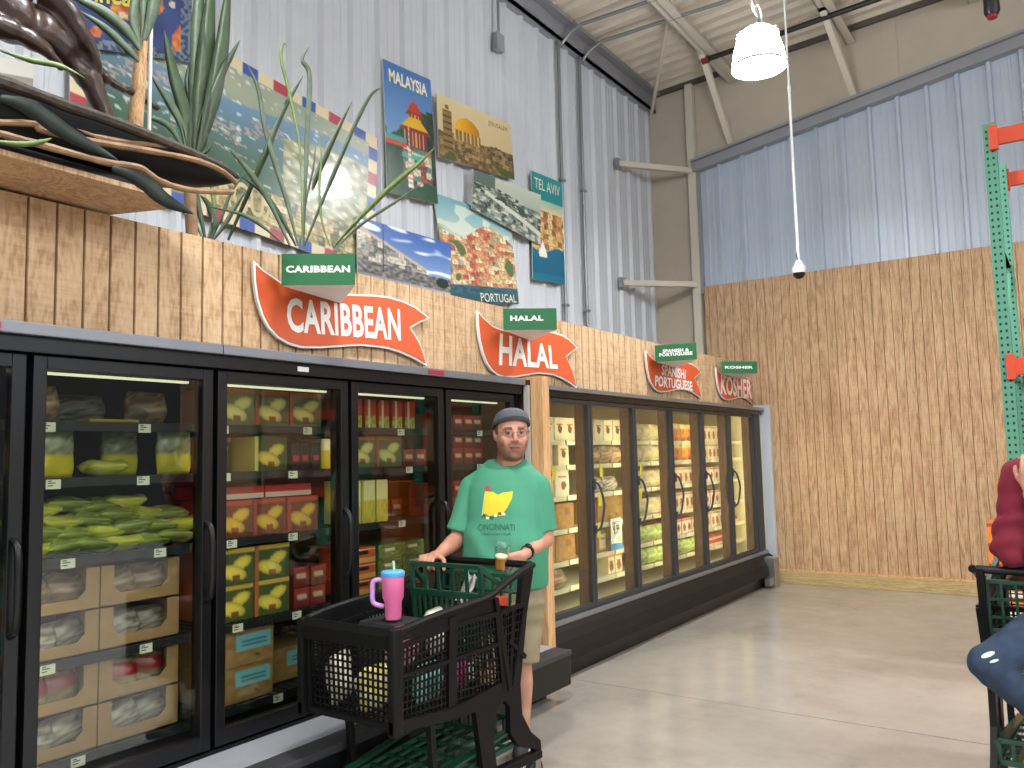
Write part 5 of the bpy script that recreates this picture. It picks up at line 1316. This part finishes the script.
# legs
LK, LA, RK_, RA = T(.07, .03, .5), T(.06, -.03, .09), T(-.12, .05, .5), T(-.13, .02, .09)
for hp, K, A in ((T(.085, 0, .88), LK, LA), (T(-.1, 0, .88), RK_, RA)):
    b.cone(hp, .09, K, .06, 16); m = K.lerp(A, .32)+(T(0, -.02, 0)-T(0, 0, 0)); b.cone(K, .058, m, .06, 16); b.cone(m, .06, A, .036, 16)
    b.cone(A, .036, A+(T(0, .12, -.05)-T(0, 0, 0)), .028, 12)
body = remesh(b, 'body', .0058, M_skin, man, 3)
Hi = HM.inverted()
def skin_fn(p, n):
    q = Hi @ (p-HT0); c = hx('#c48e76')
    if -.19 < q.z < .16 and abs(q.x) < .12 and q.y > -.14:
        c = mixc(c, hx('#b86e5c'), .35*max(0, 1-math.hypot(abs(q.x)-.045, q.z+.03)/.04) + .4*max(0, 1-math.hypot(q.x, q.z+.02)/.03))
        be = max(0, min(1, (-.045-q.z)/.03)) * (1 if q.z > -.125 else .35)
        if abs(q.x) > .052 and q.z < .0: be = max(be, min(1, (-q.z)/.04)*.8)
        if -.052 < q.z < -.04 and abs(q.x) < .032 and q.y > .07: be = .8
        c = mixc(c, hx('#5c3c2e'), be*.62)
        if -.075 < q.z < -.052 and abs(q.x) < .024 and q.y > .075: c = hx('#a0685c')
        if abs(q.z+.0615) < .0035 and abs(q.x) < .024 and q.y > .075: c = hx('#5a2c28')
        if .026 < q.z < .04 and .014 < abs(q.x) < .05 and q.y > .06: c = mixc(c, hx('#4a3226'), .75)
        if q.z > .0 and abs(q.x) > .068 and q.y < .03 and q.y > -.2 and abs(q.x) < .083: c = hx('#6a4c38')
    elif p.z < .62: c = mixc(hx('#c69882'), hx('#b8846e'), .5+nz(p.x*4, p.z*4, 4))
    else: c = mixc(c, hx('#b47a64'), .4+nz(p.x*4, p.z*4, 5))
    return c
color_verts(body, skin_fn)
for s in (-1, 1):
    b = MB(); b.ball(H(s*.031, .077, .012), .0125, n=14); e = b.build('eye', mat('eye_white', '#85766c', .4), man, True)
    b = MB(); b.ball(H(s*.031, .0865, .012), .0052, .004, .0052, 10, HM); b.build('iris', mat('iris_dark', '#2c221c', .15), e, True)
    b = MB(); b.ball(H(s*.031, .0775, .0165), .0145, .0135, .0085, 12, HM); o = b.build('eyelid', mat('eyelid_skin', '#94604f', .6), e, True)
b = MB()
for s in (-1, 1):
    cx = s*.033; pts = [H(cx+.024*math.cos(t), .104-.012*abs(math.cos(t)), .008+.017*math.sin(t)) for t in [2*PI*k/20 for k in range(21)]]
    b.tube(pts, .0011, 5); b.tube([H(s*.057, .094, .014), H(s*.082, .06, .016), H(s*.088, .0, .016)], .0012, 5)
b.tube([H(-.01, .107, .012), H(0, .110, .015), H(.01, .107, .012)], .0012, 5)
g = b.build('glasses', mat('thin_dark_wire', '#5a4c44', .3, metal=.8), man)
b = MB()
for s in (-1, 1):
    cx = s*.033; b.prism([(cx+.023*math.cos(t), .008+.016*math.sin(t)) for t in [2*PI*k/20 for k in range(20)]], lambda u, v, q: H(u, .1-.006*abs(abs(u)-.033)/.02+q, v), .0008)
b.build('lenses', mat_glass('spectacle_lens', '#fafafa', .5), g)
# cap
b = MB(); rings = []
for i in range(11):
    ph = PI/2*i/10; rr = math.cos(ph); zz = .045+.083*math.sin(ph)
    ring = []
    for k in range(32):
        a = 2*PI*k/32; x, y = math.cos(a), math.sin(a); drop = -.03*max(0, -y)*(1-i/10)+.034*max(0, y)**1.3*(1-i/10)
        ring.append(H(.089*x*rr**.75, -.010+.107*y*rr**.75, zz+drop))
    rings.append(ring)
b.loft(rings); cp = b.build('cap', M_capf, man, 'all')
b = MB(); rings = []
for dz, k2 in ((-.004, 1.0), (-.004, 1.03), (.012, 1.035), (.014, 1.0)):
    rings.append([H(.089*math.cos(a)*k2, -.010+.107*math.sin(a)*k2, .045+dz-.03*max(0, -math.sin(a))+.034*max(0, math.sin(a))**1.3) for a in [2*PI*k/32 for k in range(32)]])
b.loft(rings, cap=False); b.build('cap_band', mat('dark_cap_band', '#3a3c42', .9), cp, True)
b = MB()
for k in range(6):
    a = PI/6+PI*k/3; P = [H(.0905*math.cos(a)*math.cos(p)**.75, -.010+.1085*math.sin(a)*math.cos(p)**.75, .06+.069*math.sin(p)+.012*math.sin(a)*math.cos(p)) for p in [PI/2*i/8*.98 for i in range(9)]]; b.tube(P, .0012, 4)
b.ball(H(0, -.01, .13), .006, n=8); b.build('cap_seam', mat('cap_seam_thread', '#45474c', .9), cp)
b = MB()
out = [(.07*math.cos(a), -.095-.075*math.sin(a)) for a in [PI*k/14 for k in range(15)]]
b.prism(out, lambda u, v, q: H(u, v, .012-.45*(abs(v)-.095)-2.2*u*u+q), .004); b.build('cap_bill', mat('cap_bill_black', '#1c1c20', .8), cp, True)
b = MB(); b.ball(H(0, -.075, -.035), .066, .04, .04, 14, HM); b.build('hair', mat('short_brown_hair', '#2c2018', .9, bump=.4, bscale=300), man, True)
# T-shirt
b = MB()
prof = [(.875, .0, .205, .15), (.88, .0, .222, .168), (.95, .012, .232, .182), (1.05, .02, .236, .19), (1.15, .016, .228, .178), (1.25, .008, .218, .158), (1.35, .0, .21, .148), (1.42, -.004, .2, .132), (1.475, -.006, .178, .112), (1.52, -.008, .15, .098), (1.548, -.004, .12, .092), (1.566, .0, .098, .088)]
b.loft([[p-Vector((0, 0, .05*max(0, z-1.5)/.066*max(0, math.sin(2*PI*k/28)))) for k, p in enumerate(ering(T, .012*max(0, (z-1.45)/.1), cy, z, a, c))] for z, cy, a, c in prof]); b.cone(T(-.165, -.01, 1.425), .066, T(-.06, -.015, 1.495), .064, 16); b.cone(T(.165, -.01, 1.425), .066, T(.07, -.015, 1.495), .064, 16)
for S, E_ in ((RS, RE), (LS, LE)):
    m = S.lerp(E_, .5); en = S.lerp(E_, .88)
    b.cone(S+Vector((0, 0, -.01)), .07, m, .076, 18, True, False); b.cone(m, .076, en, .08, 18, False, False)
shirt = remesh(b, 'shirt', .0075, M_shirt, man, 5)
Ti = lambda p: ((p-T(0, 0, 0)).dot(T(1, 0, 0)-T(0, 0, 0)), (p-T(0, 0, 0)).dot(T(0, 1, 0)-T(0, 0, 0)), p.z)
def fold(c):      # soft cloth folds
    x, y, z = Ti(c); k = max(0, min(1, (1.45-z)/.3))
    return .007*k*nz(x*7+z*2, z*5, 1, y*3)+.004*k*math.sin(z*26+x*18+4*nz(x, z, 5))
push(shirt, fold)
def shirt_fn(p, n):
    c = mixc(hx('#41896a'), hx('#4a9474'), .5+nz(p.x*5, p.z*5, 1, p.y*5))
    x, y, z = Ti(p)
    if z > 1.55-.045*max(0, min(1, y/.09)): c = hx('#33745a')
    return c
color_verts(shirt, shirt_fn)
dg = bpy.context.evaluated_depsgraph_get(); dg.update(); BV = BVHTree.FromObject(shirt, dg)
Fd = T(0, 1, 0)-T(0, 0, 0)
def onshirt(x, z, off=.003):
    o_ = T(x, .6, z); h = BV.ray_cast(o_, -Fd)
    return (h[0] if h[0] else T(x, .18, z)) + Fd*off
def decal(poly, name, m, off=.003):
    b = MB(); n = 12
    xs = [p[0] for p in poly]; zs = [p[1] for p in poly]; bb = bmesh.new(); vv = [bb.verts.new((p[0], p[1], 0)) for p in poly]; f = bb.faces.new(vv)
    bmesh.ops.triangulate(bb, faces=[f]); bmesh.ops.subdivide_edges(bb, edges=bb.edges, cuts=5, use_grid_fill=True); bmesh.ops.triangulate(bb, faces=bb.faces)
    mp = {v: b.V(onshirt(v.co.x, v.co.y, off)) for v in bb.verts}
    for f in bb.faces: b.F([mp[v] for v in f.verts])
    me = bpy.data.meshes.new(name); b.bm.to_mesh(me); b.bm.free(); bb.free(); me.materials.append(m); o = bpy.data.objects.new(name, me); COL.objects.link(o); o.parent = shirt; return o
# emblem: yellow state-shaped flag on a pole with a red pennant; x grows to the wearer's left (right in the picture)
LX, LZ = -.015, 1.325
em = [(-.062, .07), (-.02, .066), (0, .05), (.03, .062), (.082, .068), (.078, .03), (.06, -.005), (.045, -.03), (.02, -.06), (-.01, -.052), (-.04, -.06), (-.075, -.045)]
decal([(LX+x, LZ+z) for x, z in em], 'yellow_emblem', mat('yellow_shirt_print', '#e2c832', .8))
decal([(LX-.07, LZ+.07), (LX-.063, LZ+.07), (LX-.078, LZ-.055), (LX-.085, LZ-.055)], 'flag_pole', mat('pale_yellow_print', '#d8d070', .8), .0035)
decal([(LX-.068, LZ+.07), (LX-.045, LZ+.075), (LX-.045, LZ+.1), (LX-.07, LZ+.098)], 'red_pennant', mat('red_shirt_print', '#b84048', .8), .0035)
for k in range(6):
    x = LX-.075+k*.022; z = LZ-.058-.012*math.sin(k*1.1); decal([(x-.009, z-.006), (x+.01, z-.007), (x+.008, z+.006), (x-.007, z+.007)], 'flower_print', M_cream if k % 2 else mat('dark_green_print', '#2a5a44', .8), .004)
M_pr = mat('dark_green_print', '#2a5a44', .8)
put_text('CINCINNATI', lambda u, v: onshirt(LX-.105+.2*u, LZ-.135+.032*v+.006*math.sin(PI*u)), 'lettering', M_pr, shirt, .0)
put_text('OHIO GOLF CLUB', lambda u, v: onshirt(LX-.085+.16*u, LZ-.156+.012*v), 'small_lettering', M_pr, shirt, .0)
# shorts
b = MB()
b.loft([ering(T, 0, .0, z, a, c) for z, a, c in ((.7, .19, .13), (.8, .205, .15), (.9, .2, .14), (.96, .18, .12))])
for s, K in ((1, LK), (-1, RK_)):
    b.cone(T(s*.09, 0, .82), .108, T(.078 if s > 0 else -.118, .03, .49), .094, 20, True, False)
sh = remesh(b, 'shorts', .008, M_khaki, man, 4)
push(sh, lambda c: .006*nz(c.x*9, c.z*12, 1, c.y*6)+.004*math.sin(c.z*50+c.y*15+5*nz(c.x, c.z, 4)))
# shoes
for s, A in ((1, LA), (-1, RA)):
    b = MB(); f = Fd
    b.cone(A+Vector((0, 0, -.03)), .042, A+f*.06+Vector((0, 0, -.045)), .042, 14); b.cone(A+f*.06+Vector((0, 0, -.045)), .042, A+f*.15+Vector((0, 0, -.056)), .034, 14); b.ball(A-f*.03+Vector((0, 0, -.045)), .04, n=14)
    sho = remesh(b, 'shoe', .008, mat('dark_shoe', '#26272b', .7), man, 2)
    b = MB(); pts = [A+f*y+(T(x, 0, 0)-T(0, 0, 0)) for x, y in [(.046*math.cos(a)*(1.0 if math.sin(a) < 0 else .95), .055+.135*math.sin(a)) for a in [2*PI*k/24 for k in range(24)]]]
    b.loft([[(p.x, p.y, .0) for p in pts], [(p.x, p.y, .024) for p in pts]]); b.build('sole', mat('white_sole', '#c8c8c4', .7), sho, True)
# watch on his left wrist
b = MB(); ax = (LWr-LE).normalized(); c = LWr-ax*.035; x = ax.orthogonal().normalized(); y = ax.cross(x); R3 = Matrix((x, y, ax)).transposed()
b.lathe([(.033, -.011), (.0365, -.01), (.0365, .01), (.033, .011)], at=c, T=R3, n=24, cap=False); wt = b.build('watch', M_black, man, True)
up = Vector((-.5, -.3, .8)); up = (up-ax*up.dot(ax)).normalized(); b = MB(); b.ball(c+up*.036, .019, .019, .009, 16, Matrix((ax, up.cross(ax), up)).transposed()); b.build('watch_face', mat('watch_glass', '#0a0a0c', .1), wt, True)
# beer cup held in his left hand
cupc = LWr + (T(.075, .33, 1.05)-LWr).normalized()*.10 + (T(-.05, .035, .015)-T(0, 0, 0))
cu = empty('beer_cup', cupc, 'clear plastic cup of amber drink held over the cart handle', 'cup'); cu.rotation_euler = (.25, -.18, 0)
b = MB(); b.lathe([(.026, -.06), (.027, -.06), (.04, .07), (.041, .072), (.039, .07), (.0255, -.055), (.001, -.055)], n=24, cap=False); b.build('cup_wall', M_clear, cu, True)
b = MB(); b.lathe([(.0245, -.053), (.0305, .0), (.031, .004), (.001, .0041)], n=24); b.build('drink', mat('amber_drink', '#d8923a', .2), cu, True)
b = MB(); b.lathe([(.0312, .005), (.032, .014), (.001, .0145)], n=24); b.build('foam', mat('pale_foam', '#efe0b8', .8), cu, True)

# ---- person in maroon at the right edge
def Q(x, y, d): return ray(x, y)*d + Vector((0, 0, EYE))
p2 = empty('person', (0, 0, 0), 'person in maroon top and ripped jeans at the right edge, knee raised', 'person')
hipL, hipR = Q(1058, 625, 3.42), Q(1085, 622, 3.5)
kn, ank = Q(986, 663, 3.36), Q(1060, 728, 3.34)
ft = ank + (Q(1050, 760, 3.42)-ank).normalized()*.13
foot2 = Vector((hipR.x, hipR.y, .07)); kn2 = Vector((hipR.x-.03, hipR.y+.03, .5))
shN, shF = Q(1020, 476, 3.42), Q(1085, 470, 3.6)
elN = Q(1008, 548, 3.42); wrN = Q(1022, 572, 3.62)
elF = Q(1054, 562, 3.35); wrF = Q(1031, 494, 3.3)
hd = Q(1068, 408, 3.5); nk = Q(1062, 452, 3.5)
b = MB()
b.ball(hd, .078, .095, .12, 20); b.ball(hd+Vector((-.0, .04, -.05)), .055, .06, .07, 14); b.ball(hd+Vector((0, .1, -.01)), .014, .02, .016, 10); b.ball(hd+Vector((-.08, -.0, -.0)), .012, .018, .03, 10)
b.cone(hd+Vector((0, 0, -.06)), .055, nk, .06, 14)
mid = (shN+shF)/2; hm = (hipL+hipR)/2
b.cone(mid+Vector((0, 0, -.06)), .1, hm, .12, 16)
b.cone(shN, .05, elN, .042, 14); b.cone(elN, .04, wrN, .028, 14)
b.cone(shF, .05, elF, .042, 14); b.cone(elF, .042, wrF, .03, 14)
hand(b, wrN, Q(1022, 578, 3.75)-wrN, Vector((0, 0, 1)), Vector((.3, .9, 0)), (.7, .75, .8, .85), 1.0)
hand(b, wrF, Q(1030, 462, 3.3)-wrF, Vector((-.8, .2, 0)), Vector((.2, .9, .3)), (.3, .35, .4, .45), 1.0)
b.cone(hipL, .08, kn, .055, 14); b.cone(kn, .055, ank, .038, 14); b.cone(ank, .038, ft, .03, 12)
b.cone(hipR, .08, kn2, .055, 14); b.cone(kn2, .055, foot2, .038, 14)
bd = remesh(b, 'body', .0075, M_skin, p2, 3); color_verts(bd, lambda p, n: mixc(hx('#c09078'), hx('#b07c66'), .5+nz(p.x*4, p.z*4, 4)))
b = MB(); b.ball(hd+Vector((0, -.02, .03)), .09, .1, .11, 20); b.build('hair', mat('dark_brown_hair', '#2a1e18', .8), p2, True)
b = MB()
n0 = mid; ax = (n0-hm)
b.cone(mid+Vector((0, 0, -.09)), .135, mid.lerp(hm, .6), .135, 20); b.cone(mid.lerp(hm, .6), .135, mid.lerp(hm, .92), .145, 20, False, False)
b.cone(shN+Vector((0, 0, -.02)), .07, shF+Vector((0, 0, -.02)), .07, 18)
b.cone(shN, .075, elN, .064, 18); b.cone(elN, .062, elN.lerp(wrN, .8), .044, 18, True, False)
b.cone(shF, .075, shF.lerp(elF, .85), .07, 18, True, False)
top = remesh(b, 'long_sleeve_top', .008, M_maroon, p2, 4)
push(top, lambda c: .006*nz(c.x*9, c.z*8, 1, c.y*8)+(.006 if c.z < 1.3 else .002)*math.sin(c.z*75+c.x*20+c.y*14+3*nz(c.x, c.z, 6)))
b = MB()
b.cone(hipL, .12, hipR, .12, 18)
b.cone(hipL, .105, kn, .075, 18); b.cone(kn, .073, kn.lerp(ank, .9), .058, 18, True, False)
b.cone(hipR, .105, kn2, .078, 18); b.cone(kn2, .075, foot2+Vector((0, 0, .05)), .06, 18, True, False)
jn = remesh(b, 'jeans', .008, M_jeans, p2, 3)
push(jn, lambda c: .008*nz(c.x*12, c.z*14, 1, c.y*12)+.003*math.sin(c.y*70+c.z*30+4*nz(c.x, c.z, 8)))
dg.update(); BJ = BVHTree.FromObject(jn, bpy.context.evaluated_depsgraph_get())
E0 = Vector((0, 0, EYE))
for k, (x, y, w_, h_) in enumerate(((988, 655, 14, 3.0), (994, 661, 9, 1.6))):
    b = MB(); R_ = []
    for i in range(10):
        a = 2*PI*i/10; px_, py_ = x+w_*.5*math.cos(a)+.3*h_*math.sin(a)*-1, y+h_*math.sin(a)-.25*w_*.5*math.cos(a)
        hh = BJ.ray_cast(E0, ray(px_, py_).normalized()); 
        if hh[0]: R_.append(hh[0]+hh[1]*.003)
    if len(R_) > 4: b.F([b.V(p) for p in R_]); me = bpy.data.meshes.new('knee_rip'); b.bm.to_mesh(me); b.bm.free(); me.materials.append(mat('frayed_white_denim', '#c8ccd0', .9)); o = bpy.data.objects.new('knee_rip', me); COL.objects.link(o); o.parent = jn; o['label'] = 'frayed pale rip at the knee'
b = MB(); ax = (wrF-elF).normalized(); x = ax.orthogonal().normalized(); R3 = Matrix((x, ax.cross(x), ax)).transposed()
b.lathe([(.032, -.006), (.0345, 0), (.032, .006)], at=wrF-ax*.03, T=R3, n=20, cap=False); b.build('bracelet', mat('dark_bracelet', '#2c1c18', .5), p2, True)
for A_, D_ in ((ank, (ft-ank).normalized()), (foot2, Vector((0, .9, -.3)).normalized())):
    b = MB(); b.cone(A_+Vector((0, 0, -.02)), .042, A_+D_*.1, .04, 14); b.cone(A_+D_*.1, .04, A_+D_*.17, .03, 14); remesh(b, 'shoe', .008, mat('dark_shoe', '#26272b', .7), p2, 2)
WORLD, EXPO = 2.8, 0.4
# ================================================================ LIGHT / WORLD
w = bpy.data.worlds.new('world'); bpy.context.scene.world = w; w.use_nodes = True
nt = w.node_tree; bg = nt.nodes['Background']     # added gradient for unseen hall: dimmed low to darken glass reflections, bright fill above
tcw = nt.nodes.new('ShaderNodeTexCoord'); sp = nt.nodes.new('ShaderNodeSeparateXYZ'); rp = nt.nodes.new('ShaderNodeValToRGB')
nt.links.new(tcw.outputs['Generated'], sp.inputs[0]); nt.links.new(sp.outputs['Z'], rp.inputs[0]); nt.links.new(rp.outputs[0], bg.inputs[0])
rp.color_ramp.elements[0].position = .12; rp.color_ramp.elements[0].color = (.05, .05, .052, 1)
rp.color_ramp.elements[1].position = .2; rp.color_ramp.elements[1].color = (.9, .95, 1, 1)
bg.inputs[1].default_value = WORLD
sc = bpy.context.scene
sc.view_settings.view_transform = 'Standard'; sc.view_settings.look = 'None'; sc.view_settings.gamma = 1; sc.view_settings.use_curve_mapping = False
sc.view_settings.exposure = EXPO
sc.cycles.max_bounces = 8; sc.cycles.transparent_max_bounces = 24; sc.cycles.diffuse_bounces = 3; sc.cycles.glossy_bounces = 3
sc.cycles.sample_clamp_indirect = 6; sc.cycles.caustics_reflective = False; sc.cycles.caustics_refractive = False
